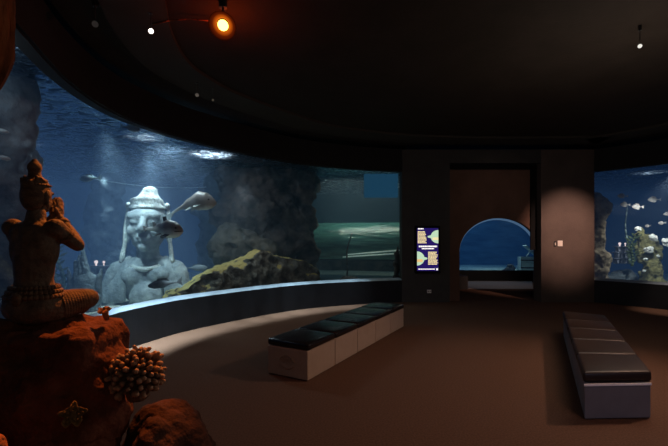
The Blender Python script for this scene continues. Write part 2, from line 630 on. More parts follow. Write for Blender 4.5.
# ceiling: dark margin, lighter ring, inner field
OUT = [p for p in LEFT] + [Vector((1.8, 10.6)), Vector((6.9, 10.6))] + RIGHT[1:] + BACK[1:-1]
bm = bmesh.new()
flat_poly(bm, [(p.x, p.y) for p in OUT], CH + .1); struct('ceiling', bm, M['ceil'])
ring_curve = LEFT[:-1] + catmull([(1.80, 10.6), (3.1, 10.75), (4.35, 10.8), (5.6, 10.75), (6.9, 10.6)], 6)[:-1] + RIGHT
bm = bmesh.new()
a = offs(ring_curve, -.5); b = offs(ring_curve, -1.15)
ribbon(bm, a, CH + .05, b, CH + .05); ribbon(bm, a, CH + .05, a, CH + .1); ribbon(bm, b, CH + .05, b, CH + .1)
struct('trim_6', bm, M['ring'])
bm = bmesh.new()
flat_poly(bm, [(-13, -6), (17, -6), (17, 24), (-13, 24)], 4.75); struct('ceiling_roof', bm, M['black'])

# ------------------------------------------------------------------ tanks: rear walls, sand beds, water
WT = 3.70
LOUT = [(1.95, 11.15), (2.45, 13.5), (2.6, 17), (0, 18), (-5, 17.5), (-10, 14), (-11.5, 7), (-9, .8), (-4, .45)]
ROUT = [(8.4, 1.4), (13, 2), (16, 8), (15.5, 15), (11.2, 17.2), (9.75, 16.3), (7.0, 11.05)]
MOUT = [(3.32, HY + .14), (9.18, HY + .14), (11.5, 21.5), (3.0, 22)]


def tank(side, inner, outer, wm):
    poly = [(p.x, p.y) for p in offs(inner, .16)] + outer
    bm = bmesh.new(); prism(bm, poly, .31, WT - .06); struct('water_' + side, bm, wm)
    bm = bmesh.new(); flat_poly(bm, [(p.x, p.y) for p in offs(inner, .14)] + outer, .3)
    struct('floor_tank_' + side, bm, M['sand'])
    bm = bmesh.new()
    oc = [Vector(p) for p in outer]
    cen = sum(oc, Vector((0, 0))) / len(oc)
    ring = [p + (p - cen).normalized() * .06 for p in oc]
    ribbon(bm, ring, 0, ring, 4.7)
    struct('wall_tank_' + side, bm, M['tank_wall'], 'keep')
    # rippled water surface seen from below
    bm = bmesh.new()
    xs = [p[0] for p in poly]; ys = [p[1] for p in poly]
    flat_poly(bm, poly, WT)
    struct('water_surface_' + side, bm, M['ripples'])


tank('left', LEFT, LOUT, M['water_left'])
tank('right', RIGHT, ROUT, M['water_right'])
bm = bmesh.new(); prism(bm, MOUT, .3, 3.6); struct('water_middle', bm, M['water_mid'])
bm = bmesh.new(); flat_poly(bm, [(3.3, HY + .26), (9.2, HY + .26), (11.6, 21.7), (2.9, 22.2)], .29); struct('floor_tank_middle', bm, M['sand'])
bm = bmesh.new()
oc = [Vector(p) for p in ((3.25, HY + .26), (2.9, 22.2), (11.7, 21.8), (9.3, HY + .26))]
ribbon(bm, oc, 0, oc, 3.8)
struct('wall_tank_middle', bm, mat('middle_tank_ripples', (.085, .13, .16), (.018, .035, .055), 1.6, .9, .8, 2.5, stretch=(.6, 1, 2.4)), 'keep')  # light ripples painted into the wall as stretched bands

# ------------------------------------------------------------------ benches
def bench(name, nl, nr, fl, fr, base_h, cush_h, n, base_m, cush_m, label, group, trim=False, emblem=False):
    """row of n upholstered blocks on the footprint near-left, near-right, far-left, far-right"""
    ctr = (nl + nr) / 2
    root = empty(name, (ctr.x, ctr.y, 0), 0, label, 'bench', group)

    def q(u, v, z):      # u across, v along
        p = (nl * (1 - u) + nr * u) * (1 - v) + (fl * (1 - u) + fr * u) * v
        return Vector((p.x - ctr.x, p.y - ctr.y, z))

    def slab(u0, u1, v0, v1, z0, z1, bev, nm, m, crown=0):
        bm = bmesh.new()
        r = bmesh.ops.create_cube(bm, size=1)
        for vv in r['verts']:
            vv.co = q(u0 + (vv.co.x + .5) * (u1 - u0), v0 + (vv.co.y + .5) * (v1 - v0), z0 + (vv.co.z + .5) * (z1 - z0))
        bmesh.ops.bevel(bm, geom=bm.edges[:], offset=bev, segments=3, profile=.5, affect='EDGES')
        if crown:
            top = [f for f in bm.faces if f.normal.z > .9 and f.calc_area() > .05]
            r = bmesh.ops.inset_region(bm, faces=top, thickness=.09)
            for vv in {x for f in top for x in f.verts}: vv.co.z += crown
        return obj(nm, bm, m, root, True if bev > .02 else False)
    for i in range(n):
        v0, v1 = i / n, (i + 1) / n
        bb = slab(0.01, .99, v0 + .002, v1 - .002, .012, base_h, .008, 'base_block', base_m)
        if i == 0: first_block = bb
        c = slab(-.012, 1.012, v0 + .004, v1 - .004, base_h + .004, base_h + cush_h, .028, 'seat_cushion', cush_m, .012)
    if trim:
        slab(.0, 1.0, -.004, .0015, base_h - .018, base_h + .002, .002, 'metal_strip', M['strip']).parent = first_block
    if emblem:
        bm = bmesh.new()
        d = (q(1, 0, 0) - q(0, 0, 0)).normalized()
        nrm = Vector((d.y, -d.x, 0))
        o = q(.5, 0, base_h * .47) + nrm * .001
        for a0, a1, rx, rz in ((20, 160, .115, .10), (30, 150, .085, .07), (200, 340, .10, .055), (15, 165, .05, .045)):
            pts = [o + d * rx * math.cos(R(t)) + Vector((0, 0, rz * math.sin(R(t)))) for t in range(a0, a1 + 1, 10)]
            for i in range(len(pts) - 1): frustum(bm, pts[i], pts[i + 1], .0045, .0045, 6)
            obj('embossed_arc', bm, base_m, first_block, True)
            bm = bmesh.new()
    return root


nl, nr, fr_ = floor_pt(267, 373.8), floor_pt(307.7, 382.2), floor_pt(404, 327)
bench('bench', nl, nr, nl + (fr_ - nr), fr_, .352, .088, 5, M['tan_vinyl'], M['cushion'],
      'long tan block bench with black cushions, nearer the curved left tank window', 'museum benches', emblem=True)
nl, nr = floor_pt(584, 420.6), floor_pt(651.5, 419.3)
fl_, fr_ = floor_pt(563, 310.5, .445), floor_pt(604.5, 314.5, .445)
bench('bench', nl, nr, fl_, fr_, .335, .105, 5, M['navy_vinyl'], M['brown_cushion'],
      'long dark brown cushioned bench on navy blocks with a bright metal strip', 'museum benches', trim=True)

# ------------------------------------------------------------------ display on the left pier, plates
def sign():
    x0, x1, z0, z1 = 2.135, 2.80, .775, 2.025
    Y = WY
    root = empty('display_sign', ((x0 + x1) / 2, Y, z0), 0,
                 'tall backlit purple sign with cream text and fish-like shapes on the left pier', 'sign')
    X, Z = (x0 + x1) / 2, z0
    w, h = x1 - x0, z1 - z0
    bm = bmesh.new(); box(bm, (-w / 2, -.06, 0), (w / 2, -.002, h), bevel=.006); obj('frame', bm, M['black'], root)
    iw, ih = w * .84, h * .90
    bm = bmesh.new()
    box(bm, (-iw / 2, -.068, h * .05), (iw / 2, -.061, h * .95)); panel_ = obj('lit_panel', bm, emis('sign_violet', (.018, .009, .11), 1.0), root)
    cream = emis('sign_cream', (1, .80, .42), 1.0)
    white = emis('sign_white', (1, .93, .9), 1.25)
    pale = emis('sign_pale', (.62, .85, .60), .85)
    orange = emis('sign_orange', (1, .50, .12), .95)

    def U(u, v): return Vector((-iw / 2 + u * iw, -.07, h * .95 - v * ih))

    def rows(nm, m, u0, u1, v0, v1, n, seed, ragged=.2):
        rnd = random.Random(seed)
        bm = bmesh.new()
        for i in range(n):
            va = v0 + (v1 - v0) * (i + .1) / n
            vb = v0 + (v1 - v0) * (i + .8) / n
            u = u0
            end = u1 - rnd.random() * ragged * (u1 - u0)
            while u < end - .01:
                wl = min(.04 + rnd.random() * .07, end - u)
                a, b = U(u, vb), U(u + wl, va)
                box(bm, (a.x, -.071, a.z), (b.x, -.069, b.z))
                u += wl + .012
        return obj(nm, bm, m, panel_)

    def fishy(nm, m, m2, tipu, flatu, v, rv):
        bm = bmesh.new()
        vs = []
        for k in range(25):
            t = math.pi * (k / 24) - math.pi / 2
            s = 1 if flatu > tipu else -1
            vs.append(U(flatu - s * abs(flatu - tipu) * .72 * math.cos(t), v + rv * math.sin(t)))
        f = bm.faces.new([bm.verts.new((p.x, -.0705, p.z)) for p in vs])
        tp = [U(tipu, v - rv * .1), U(tipu + (flatu - tipu) * .5, v - rv * .3), U(tipu + (flatu - tipu) * .5, v + rv * .3), U(tipu, v + rv * .1)]
        bm.faces.new([bm.verts.new((p.x, -.0707, p.z)) for p in tp])
        o = obj(nm, bm, m, panel_, 'keep')
        bm = bmesh.new()
        for kk in range(4):
            vv = v + rv * (.12 + .1 * kk)
            a, b = U(min(flatu, tipu + (flatu - tipu) * .45), vv + .012), U(max(flatu, tipu + (flatu - tipu) * .45), vv)
            box(bm, (min(a.x, b.x), -.0716, a.z), (max(a.x, b.x), -.0709, b.z))
        obj('fish_marking', bm, m2, o).name
    rows('text_heading', white, .04, .3, .0, .035, 1, 1, 0)
    rows('text_block', cream, .03, .46, .07, .36, 9, 2)
    fishy('fish_shape', pale, cream, .50, 1.0, .20, .155)
    rows('text_title', white, .08, .94, .405, .455, 1, 3, 0)
    rows('text_title', white, .22, .80, .465, .50, 1, 4, 0)
    fishy('fish_shape', pale, orange, .48, 0.0, .71, .165)
    rows('text_block', cream, .52, .98, .55, .86, 10, 5)
    rows('text_footer', white, .06, .84, .945, .975, 1, 6, 0)
    bm = bmesh.new(); a, b = U(.90, .985), U(.98, .94); box(bm, (a.x, -.071, a.z), (b.x, -.069, b.z)); obj('footer_mark', bm, white, panel_)


sign()


def plate(px0, px1, py0, py1, label, name='light_switch', m=None):
    a, b = P(px0, py1, WY), P(px1, py0, WY)
    bm = bmesh.new()
    c = (a + b) / 2
    w, h = (b.x - a.x) / 2, (b.z - a.z) / 2
    root = empty(name, (c.x, WY, c.z), 0, label, 'switch' if 'switch' in name else 'socket')
    box(bm, (-w, -.014, -h), (w, -.001, h), bevel=.003); pl_ = obj('plate', bm, m or M['white'], root)
    bm = bmesh.new()
    if name == 'light_switch': box(bm, (-w * .35, -.022, -h * .45), (w * .35, -.0145, h * .45), bevel=.002); obj('rocker', bm, M['white'], pl_)
    else:
        for s in (-.45, .45):
            bm = bmesh.new()
            frustum(bm, (w * s, -.0145, 0), (w * s, -.018, 0), h * .35, h * .35, 12)
            obj('socket_face', bm, M['black'], pl_)


plate(553.8, 556.2, 241, 246.8, 'narrow grey switch plate on the right pier, beside the doorway', m=M['lamp_body'])
plate(557.6, 562.4, 240.6, 246.2, 'white square switch plate on the right pier, beside a narrow grey one')
plate(427, 431.2, 289.8, 293, 'small pale wall socket low on the left pier under the lit sign', 'wall_socket')

# ------------------------------------------------------------------ ceiling spotlights
def spotlight(px, py, size, lens_m, label, aim, z=CH - .02):
    Y = (z - .12 - EYE) * F / (H0 - py)
    X = (px - 334) / F * Y
    root = empty('ceiling_spotlight', (X, Y, z), 0, label, 'spotlight', 'ceiling spotlights')
    bm = bmesh.new(); frustum(bm, (0, 0, .119), (0, 0, .06), size * .8, size * .8, 16); frustum(bm, (0, 0, .06), (0, 0, -.06), size * .2, size * .2, 8)
    obj('mount', bm, M['lamp_body'], root, False)
    d = (Vector(aim) - Vector((X, Y, z - .12))).normalized()
    c = Vector((0, 0, -.12))
    bm = bmesh.new()
    frustum(bm, c - d * size * 1.8, c - d * .0, size * .8, size * 1.15, 20)
    can = obj('lamp_can', bm, M['lamp_body'], root, False)
    bm = bmesh.new()
    ball(bm, c + d * size * .05, (size, size, size * .6), sub=3)
    q = d.to_track_quat('Z', 'Y').to_matrix()
    for v in bm.verts:
        v.co = c + d * .004 + q @ (v.co - c)
    obj('lens', bm, lens_m, can, True)
    return Vector((X, Y, z - .12)), d


cam = Vector((0, 0, EYE))
STAR, stard = spotlight(223, 25, .055, emis('amber_lens', (1, .50, .08), 9), 'glowing amber spotlight, brightest lamp on the dark ceiling', (-1.3, 1.6, 1.3))
spotlight(151, 31, .026, emis('white_lens', (1, .9, .8), 3.5), 'small white spotlight left of the glowing amber lamp', cam)
spotlight(197, 95, .026, emis('dim_lens', (.5, .42, .36), .16), 'dim grey spotlight on the ceiling ring, the larger of a close pair', cam)
spotlight(213, 100, .016, emis('faint_lens', (.5, .42, .3), .12), 'tiny dim spotlight on the ceiling ring beside a larger grey one', cam)
spotlight(640, 46, .022, emis('small_lens', (1, .95, .85), .9), 'tiny lit spotlight alone on the ceiling above the right tank', cam)
spotlight(95, 24, .03, emis('grey_lens', (.4, .33, .3), .05), 'unlit grey spotlight at the left end of the ceiling ring', cam)  # unlit lens, its grey sheen painted as faint emission
# added bowl round the brightest lens, its halo glow painted from amber to black
bm = bmesh.new()
q_ = stard.to_track_quat('Z', 'Y').to_matrix()
rings_ = [[bm.verts.new(q_ @ Vector((r_ * math.cos(6.2832 * j / 32), r_ * math.sin(6.2832 * j / 32), h_))) for j in range(32)] for r_, h_ in ((.03, -.02), (.06, -.012), (.09, -.002), (.12, .012), (.145, .03))]
for k in range(4):
    for j in range(32): bm.faces.new((rings_[k][j], rings_[k][(j + 1) % 32], rings_[k + 1][(j + 1) % 32], rings_[k + 1][j]))
bm_ = bm
m, nt, out = nodes('amber_halo')
e_ = nt.nodes.new('ShaderNodeEmission')
tc_ = nt.nodes.new('ShaderNodeTexCoord')
vl_ = nt.nodes.new('ShaderNodeVectorMath'); vl_.operation = 'LENGTH'
nt.links.new(tc_.outputs['Object'], vl_.inputs[0])
rp_ = nt.nodes.new('ShaderNodeValToRGB')
mr_ = nt.nodes.new('ShaderNodeMapRange'); mr_.inputs['From Min'].default_value = .05; mr_.inputs['From Max'].default_value = .15
nt.links.new(vl_.outputs['Value'], mr_.inputs['Value']); nt.links.new(mr_.outputs[0], rp_.inputs['Fac'])
cr = rp_.color_ramp
cr.elements[0].color = (1, .30, .02, 1); cr.elements[1].color = (.008, .001, 0, 1)
x_ = cr.elements.new(.25); x_.color = (.55, .09, .004, 1)
x_ = cr.elements.new(.6); x_.color = (.10, .010, .001, 1)
nt.links.new(rp_.outputs['Color'], e_.inputs['Color'])
nt.links.new(e_.outputs[0], out.inputs['Surface'])
o = obj('halo_bowl', bm_, m, None, True)
o.parent = [x for x in C.objects if x.name.startswith('ceiling_spotlight')][0]
o.location = (0, 0, -.12)
# thin cable beside the amber lamp
bm = bmesh.new()
zc = CH + .04
pa = [Vector(((px - 334) / F * ((zc - EYE) * F / (H0 - py)), (zc - EYE) * F / (H0 - py), zc)) for px, py in ((153, 24.5), (170, 20.5), (190, 19), (212, 21))]
for i in range(3): frustum(bm, pa[i], pa[i + 1], .008, .008, 6)
tag(obj('hanging_lamp_cable', bm, M['root'], None, True), 'thin reddish cable along the ceiling left of the amber lamp', 'cable')

# ------------------------------------------------------------------ foreground rocks
PX, PY_ = -1.60, 2.28
lumps = [((-1.58, 2.34, .60), (.34, .34, .60), .2), ((-1.53, 2.36, .90), (.28, .28, .26), -.3), ((-1.80, 2.26, .78), (.24, .26, .42), 0),
         ((-1.50, 2.16, .32), (.32, .24, .40), .4)]
bm = rock_bm(lumps, 3, .20, 1.1, 5, 0.0)
box(bm, (-1.90, 2.10, .6), (-1.32, 2.60, 1.15), bevel=.05)
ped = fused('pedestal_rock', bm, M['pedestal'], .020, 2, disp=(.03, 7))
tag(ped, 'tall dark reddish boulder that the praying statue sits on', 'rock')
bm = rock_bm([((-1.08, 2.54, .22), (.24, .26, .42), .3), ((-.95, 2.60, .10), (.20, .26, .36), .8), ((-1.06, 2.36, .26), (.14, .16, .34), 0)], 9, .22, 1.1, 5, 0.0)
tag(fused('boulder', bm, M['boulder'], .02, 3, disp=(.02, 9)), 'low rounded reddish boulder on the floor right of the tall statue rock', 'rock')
bm = rock_bm([((0, 0, 0), (.10, .09, .20), 0)], 5, .3, 1, 4)
o = fused('boulder', bm, mat('orange_lit_rock', (.5, .16, .05), (.2, .07, .03), 8, .9, .8, 25), .012, 2, loc=(-1.50, 1.70, .66))  # amber light on this rock is put into its orange colour
tag(o, 'small orange-lit rock at the left edge, in front of the tall statue rock', 'rock')
# hanging root column at the top left
bm = bmesh.new()
n, seg = 60, 40
zs = [2.36 + (4.13 - 2.36) * k / n for k in range(n + 1)]
rr = []
for k, z in enumerate(zs):
    t = k / n
    r = .125 * min(1, (t * 7.0) ** .55 + .02)
    row = []
    for j in range(seg):
        a = 2 * math.pi * j / seg
        nn = noise.fractal(Vector((math.cos(a) * 3.2, math.sin(a) * 3.2, z * 1.3)), .8, 2.1, 4)
        rj = r * (1 + .22 * nn)
        row.append(bm.verts.new((-1.755 + rj * math.cos(a), 2.0 + rj * math.sin(a), z)))
    rr.append(row)
for k in range(n):
    for j in range(seg): bm.faces.new((rr[k][j], rr[k][(j + 1) % seg], rr[k + 1][(j + 1) % seg], rr[k + 1][j]))
bm.faces.new(rr[0]); bm.faces.new(rr[-1])
tag(obj('hanging_root', bm, M['root'], None, True), 'rough reddish bark-like column hanging from the ceiling above the statue', 'hanging column')

# branching coral on the lower boulder
def branching_coral(c, r, label):
    root = empty('branching_coral', c, 0, label, 'coral')
    rnd = random.Random(4)
    bm = bmesh.new()
    ball(bm, (0, 0, 0), (r * .72, r * .66, r * .74))
    frustum(bm, (0, .02, -r * 1.0), (0, 0, -r * .3), r * .45, r * .5, 12)
    fused('coral_base', bm, mat('coral_base', (.16, .085, .05), (.09, .05, .03), 12, .8, .5), .012, 2, root)
    bm = bmesh.new()
    n = 130
    for i in range(n):
        z = 1 - 2 * (i + .5) / n
        a = i * 2.39996
        d = Vector((math.cos(a) * math.sqrt(1 - z * z), math.sin(a) * math.sqrt(1 - z * z), z))
        if d.z < -.75: continue
        d2 = (d + Vector((rnd.uniform(-.15, .15), rnd.uniform(-.15, .15), rnd.uniform(-.05, .25)))).normalized()
        L = r * rnd.uniform(.82, 1.05)
        a0, a1 = d * r * .6, d * r * .6 + d2 * (L - r * .6)
        w = r * rnd.uniform(.092, .125)
        frustum(bm, a0, a1, w * .8, w, 8, False)
        ball(bm, a1, (w * 1.05,) * 3, sub=1)
        if i % 2:
            d3 = (d2 + Vector((rnd.uniform(-.7, .7), rnd.uniform(-.7, .7), rnd.uniform(-.2, .6)))).normalized()
            m0 = a0.lerp(a1, .55)
            m1 = m0 + d3 * r * .28
            frustum(bm, m0, m1, w * .8, w * .8, 8, False)
            ball(bm, m1, (w * .85,) * 3, sub=1)
    obj('coral_branches', bm, coral_mat('coral_branch', (.075, .036, .02), (.34, .20, .13), r * .88, r * 1.08), root, True)


branching_coral(P(137, 374, 2.26), .140, 'round brown branching coral with pale tips on the rocks')


def ruffle_coral(c, r, m, label, rot=(0, 0, 0), n=3):
    """folded leafy coral: wavy upright sheets curling round a stub"""
    root = empty('leaf_coral', c, 0, label, 'coral')
    bm = bmesh.new()
    frustum(bm, (0, 0, -r * 1.5), (0, 0, r * .1), r * .4, r * .55, 12)
    ball(bm, (0, 0, r * .05), (r * .6, r * .6, r * .3), sub=2)
    obj('coral_stub', bm, m, root, True)
    bm = bmesh.new()
    for q in range(n):
        rq = r * (1 - .28 * q)
        rows_ = []
        for k in range(48):
            a = 2 * math.pi * k / 48
            w = 1 + .22 * math.sin(5 * a + q) + .1 * math.sin(9 * a)
            rows_.append([bm.verts.new((rq * w * s * math.cos(a), rq * w * s * math.sin(a), h + .12 * r * math.sin(7 * a + q)))
                          for s, h in ((.5, 0), (.85, r * .28), (1, r * .52), (.95, r * .55), (.75, r * .28), (.4, 0))])
        for k in range(48):
            for s in range(5):
                bm.faces.new((rows_[k][s], rows_[(k + 1) % 48][s], rows_[(k + 1) % 48][s + 1], rows_[k][s + 1]))
    obj('coral_leaf', bm, m, root, True)
    root.rotation_euler = rot
    return root


ruffle_coral(P(74, 416, 1.90), .050, mat('leaf_coral', (.24, .13, .04), (.10, .055, .02), 14, .8, .4), 'small yellow-brown ruffled coral on the front face of the statue rock', (R(60), 0, R(20)))
ruffle_coral(P(105, 312, 2.34), .034, mat('cap_coral', (.36, .14, .05), (.2, .08, .03), 14, .8, .4), 'small orange ruffled coral on top of the statue rock', (R(22), 0, 0), 2)
bm = rock_bm([((0, 0, 0), (.055, .05, .05), 0)], 12, .3, 1, 4)
tag(fused('lump_coral', bm, mat('lump_coral', (.16, .11, .03), (.08, .05, .02), 16, .9, .6), .008, 2, loc=P(121, 408, 2.40)), 'small olive lump coral under the round branching coral', 'coral')

# ------------------------------------------------------------------ praying statue, seen from behind
def praying_statue(loc, rz, s):
    root = empty('praying_statue', loc, rz, 'brown stone statue of a seated praying figure seen from behind, on the rock', 'statue')
    bm = bmesh.new()
    # pelvis, waist, chest, back
    ball(bm, (0, 0, .095), (.155, .13, .10))
    chain(bm, [(0, 0, .12), (0, -.005, .24), (0, 0, .36), (0, .0, .47)], [.108, .088, .098, .092])
    ball(bm, (.045, .0, .41), (.075, .078, .13)); ball(bm, (-.045, .0, .41), (.075, .078, .13))
    ball(bm, (0, .0, .515), (.105, .062, .05))
    ball(bm, (.05, -.04, .47), (.05, .04, .075)); ball(bm, (-.05, -.04, .47), (.05, .04, .075))
    # neck and head
    chain(bm, [(0, 0, .53), (0, .012, .60)], [.050, .046])
    ball(bm, (0, .022, .705), (.058, .074, .088)); ball(bm, (0, .05, .665), (.05, .05, .055))
    ball(bm, (0, .100, .69), (.013, .022, .022)); ball(bm, (0, .088, .655), (.024, .015, .01)); ball(bm, (0, .08, .625), (.02, .02, .016))
    for sx in (-1, 1):
        ball(bm, (sx * .026, .092, .715), (.016, .01, .010))
        # ears with long lobes
        ball(bm, (sx * .060, .012, .695), (.011, .022, .034)); ball(bm, (sx * .060, .016, .65), (.010, .013, .028))
        # arms: shoulder, elbow, wrist brought to the front of the chin
        sh, el, wr = Vector((sx * .112, -.005, .520)), Vector((sx * .158, .115, .425)), Vector((sx * .026, .165, .575))
        ball(bm, sh, (.052, .052, .05))
        chain(bm, [sh, sh.lerp(el, .5), el], [.048, .043, .036])
        chain(bm, [el, el.lerp(wr, .35), wr], [.036, .038, .025])
        # palm pressed to the other and five separate digits
        ball(bm, (sx * .017, .177, .617), (.014, .026, .038))
        for k, (dy, ln) in enumerate(((-.020, .044), (-.007, .056), (.007, .060), (.020, .052))):
            a = Vector((sx * .016, .177 + dy, .643))
            b = a + Vector((-sx * .002, dy * .12, ln * .55))
            c2 = a + Vector((-sx * .006, dy * .1 - .006, ln))
            chain(bm, [a, b, c2], [.0085, .0080, .0068])
        chain(bm, [(sx * .022, .156, .603), (sx * .017, .140, .625), (sx * .010, .136, .647)], [.010, .009, .0075])
        # crossed legs: hip, knee, shin folded across, foot
        hip, kn, an = Vector((sx * .075, .03, .085)), Vector((.175 if sx > 0 else -.255, .185, .112)), Vector((-sx * .05, .245 + .02 * sx, .055))
        chain(bm, [hip, hip.lerp(kn, .5), kn], [.088, .076, .058])
        chain(bm, [kn, kn.lerp(an, .4), an], [.055, .052, .034])
        chain(bm, [an, an + Vector((-sx * .09, -.04, -.01))], [.032, .024])
        for k in range(5):
            a = an + Vector((-sx * .095, -.04 + (k - 2) * .013, -.01))
            capsule(bm, a, a + Vector((-sx * (.026 - .003 * k), -.004, -.003)), .009, .007, 8)
    fused('body', bm, M['statue'], .0065, 3, root)
    # hair cap with a tall bun and a band
    bm = bmesh.new()
    ball(bm, (0, .008, .738), (.061, .073, .066)); ball(bm, (0, -.018, .69), (.058, .055, .085))
    chain(bm, [(0, .0, .79), (0, -.002, .815)], [.034, .030]); ball(bm, (0, -.002, .845), (.034, .036, .036)); ball(bm, (0, -.002, .877), (.016, .016, .018))
    for k in range(60):
        z = .66 + .14 * random.random(); a = random.uniform(R(150), R(390))
        ball(bm, (.054 * math.cos(a), .0 + .062 * math.sin(a), z), .010, sub=1)
    fused('hair', bm, M['statue_cloth'], .007, 2, root)
    bm = bmesh.new()
    for k in range(32):
        a0, a1 = 2 * math.pi * k / 32, 2 * math.pi * (k + 1) / 32
        frustum(bm, (.060 * math.cos(a0), .012 + .073 * math.sin(a0), .752), (.060 * math.cos(a1), .012 + .073 * math.sin(a1), .752), .005, .005, 8)
    obj('head_band', bm, M['statue_cloth'], root, True)
    # rolled waist cloth
    bm = bmesh.new()
    for kk, z in enumerate((.155, .178, .20)):
        for k in range(36):
            a0, a1 = 2 * math.pi * k / 36, 2 * math.pi * (k + 1) / 36
            rx, ry = .135 - .012 * kk, .118 - .010 * kk
            frustum(bm, (rx * math.cos(a0), ry * math.sin(a0), z), (rx * math.cos(a1), ry * math.sin(a1), z), .013, .013, 8)
    ball(bm, (0, -.13, .15), (.03, .02, .035), sub=2)
    obj('waist_cloth', bm, M['statue_cloth'], root, True)
    # pleated skirt over thighs
    for sx in (-1, 1):
        bm = bmesh.new()
        hip, kn = Vector((sx * .075, .03, .085)), Vector((.165 if sx > 0 else -.235, .168, .108))
        dd = (kn - hip).normalized()
        q = dd.to_track_quat('Z', 'Y').to_matrix()
        ringv = []
        for k in range(41):
            t = .15 + .85 * k / 40
            r = .093 - .028 * t + .0016 * math.sin(k * 1.5)
            ringv.append([bm.verts.new(hip.lerp(kn, t) + q @ Vector((r * math.cos(6.2832 * j / 24), r * math.sin(6.2832 * j / 24), 0))) for j in range(24)])
        for k in range(40):
            for j in range(24): bm.faces.new((ringv[k][j], ringv[k][(j + 1) % 24], ringv[k + 1][(j + 1) % 24], ringv[k + 1][j]))
        obj('skirt', bm, M['statue_cloth'], root, True)
        bm = bmesh.new()
        sh, el = Vector((sx * .112, -.005, .520)), Vector((sx * .158, .115, .425))
        c = sh.lerp(el, .45); d = (el - sh).normalized()
        frustum(bm, c - d * .012, c + d * .012, .0475, .0465, 20)
        obj('armlet', bm, M['statue_cloth'], root, True)
        bm = bmesh.new()
        wr = Vector((sx * .026, .165, .575)); d = (wr - el).normalized(); c = el.lerp(wr, .84)
        frustum(bm, c - d * .011, c + d * .011, .034, .033, 20)
        obj('bracelet', bm, M['statue_cloth'], root, True)
    root.scale = (s, s, s)
    return root


praying_statue((-1.690, 2.26, 1.175), R(0), 1.045)

# ------------------------------------------------------------------ submerged bust
def bust(loc, rz):
    root = empty('stone_bust', loc, rz, 'pale stone bust with a tall headdress standing on the sand in the left tank', 'statue')
    # local: looks along -y, z up from the sand
    bm = bmesh.new()
    H = 1.70
    ball(bm, (0, 0, H), (.40, .44, .56)); ball(bm, (0, -.10, H - .30), (.31, .33, .30))
    ball(bm, (0, -.36, H + .16), (.34, .12, .13))                         # brow
    chain(bm, [(0, -.43, H + .13), (0, -.54, H - .12)], [.05, .085])      # nose
    for sx in (-1, 1):
        ball(bm, (sx * .075, -.47, H - .14), (.055, .06, .045))
        ball(bm, (sx * .165, -.375, H + .02), (.105, .065, .062))          # closed lids
        chain(bm, [(sx * .06, -.43, H + .115), (sx * .17, -.425, H + .15), (sx * .29, -.33, H + .09)], [.03, .035, .028])
        ball(bm, (sx * .22, -.30, H - .16), (.13, .12, .13))               # cheek
        ball(bm, (sx * .40, .03, H - .02), (.05, .11, .17)); ball(bm, (sx * .405, .02, H - .27), (.045, .07, .15))
    ball(bm, (0, -.42, H - .30), (.15, .06, .035)); ball(bm, (0, -.41, H - .365), (.12, .06, .038)); ball(bm, (0, -.36, H - .50), (.12, .10, .09))
    chain(bm, [(0, 0, H - .3), (0, .04, .95)], [.22, .24])
    # shoulders, chest, upper arms
    ball(bm, (0, .05, .80), (.62, .30, .22)); ball(bm, (0, 0, .45), (.60, .34, .50))
    for sx in (-1, 1):
        ball(bm, (sx * .58, .02, .66), (.20, .24, .24))
        chain(bm, [(sx * .60, 0, .66), (sx * .70, -.04, .35), (sx * .68, -.10, 0)], [.21, .20, .19])
        ball(bm, (sx * .24, -.22, .60), (.24, .16, .2))
    ball(bm, (0.03, -.30, .12), (.33, .26, .36))
    fused('body', bm, M['bust'], .024, 3, root, disp=(.012, 5))
    # headdress: band, stepped tiers, domed top-knot and side ribbons
    bm = bmesh.new()
    for z, r, w in ((H + .33, .345, .04), (H + .41, .325, .032)):
        for k in range(40):
            a0, a1 = 2 * math.pi * k / 40, 2 * math.pi * (k + 1) / 40
            frustum(bm, (r * math.cos(a0), r * 1.08 * math.sin(a0), z), (r * math.cos(a1), r * 1.08 * math.sin(a1), z), w, w, 10)
    for k in range(13):
        a = R(200 + 140 * k / 12)
        ball(bm, (.315 * math.cos(a), .34 * math.sin(a), H + .47 + .02 * math.sin(k * math.pi / 12)), (.045, .045, .07), sub=2)
    ball(bm, (0, .02, H + .38), (.325, .36, .28))
    frustum(bm, (.02, .02, H + .54), (.04, .03, H + .72), .23, .14, 28)
    ball(bm, (.04, .03, H + .72), (.15, .15, .08))
    fused('headdress', bm, M['bust_band'], .024, 2, root, disp=(.012, 8))
    for sx in (-1, 1):
        bm = bmesh.new()
        chain(bm, [(sx * .39, .03, H + .36), (sx * .44, .0, H), (sx * .45, -.03, H - .42), (sx * .50, -.08, H - .80)], [.04, .042, .045, .055])
        ball(bm, (sx * .39, .0, H + .38), (.06, .06, .08))
        fused('ribbon', bm, M['bust_band'], .022, 2, root)
        bm = bmesh.new()      # shawl falling over the shoulder in folds
        for k in range(6):
            x = sx * (.40 + .07 * k)
            chain(bm, [(x * .9, -.02, .96 - .03 * k), (x, -.20 + .02 * k, .72 - .05 * k), (x * 1.06, -.25, .40 - .05 * k), (x * 1.05, -.25, .10)], [.06, .065, .06, .05])
        fused('shawl', bm, M['bust'], .024, 2, root)
    bm = bmesh.new()
    for k in range(24):
        a0, a1 = R(200 + 140 * k / 24), R(200 + 140 * (k + 1) / 24)
        f0 = Vector((.34 * math.cos(a0), .05 + .38 * math.sin(a0), .88 + .14 * math.sin(a0))); f1 = Vector((.34 * math.cos(a1), .05 + .38 * math.sin(a1), .88 + .14 * math.sin(a1)))
        frustum(bm, f0, f1, .05, .05, 10); ball(bm, f0, .06, sub=1)
    obj('necklace', bm, M['bust_band'], root, True)
    return root


b = P(148, 300, 8.62)
bust((b.x, b.y, .30), R(13))

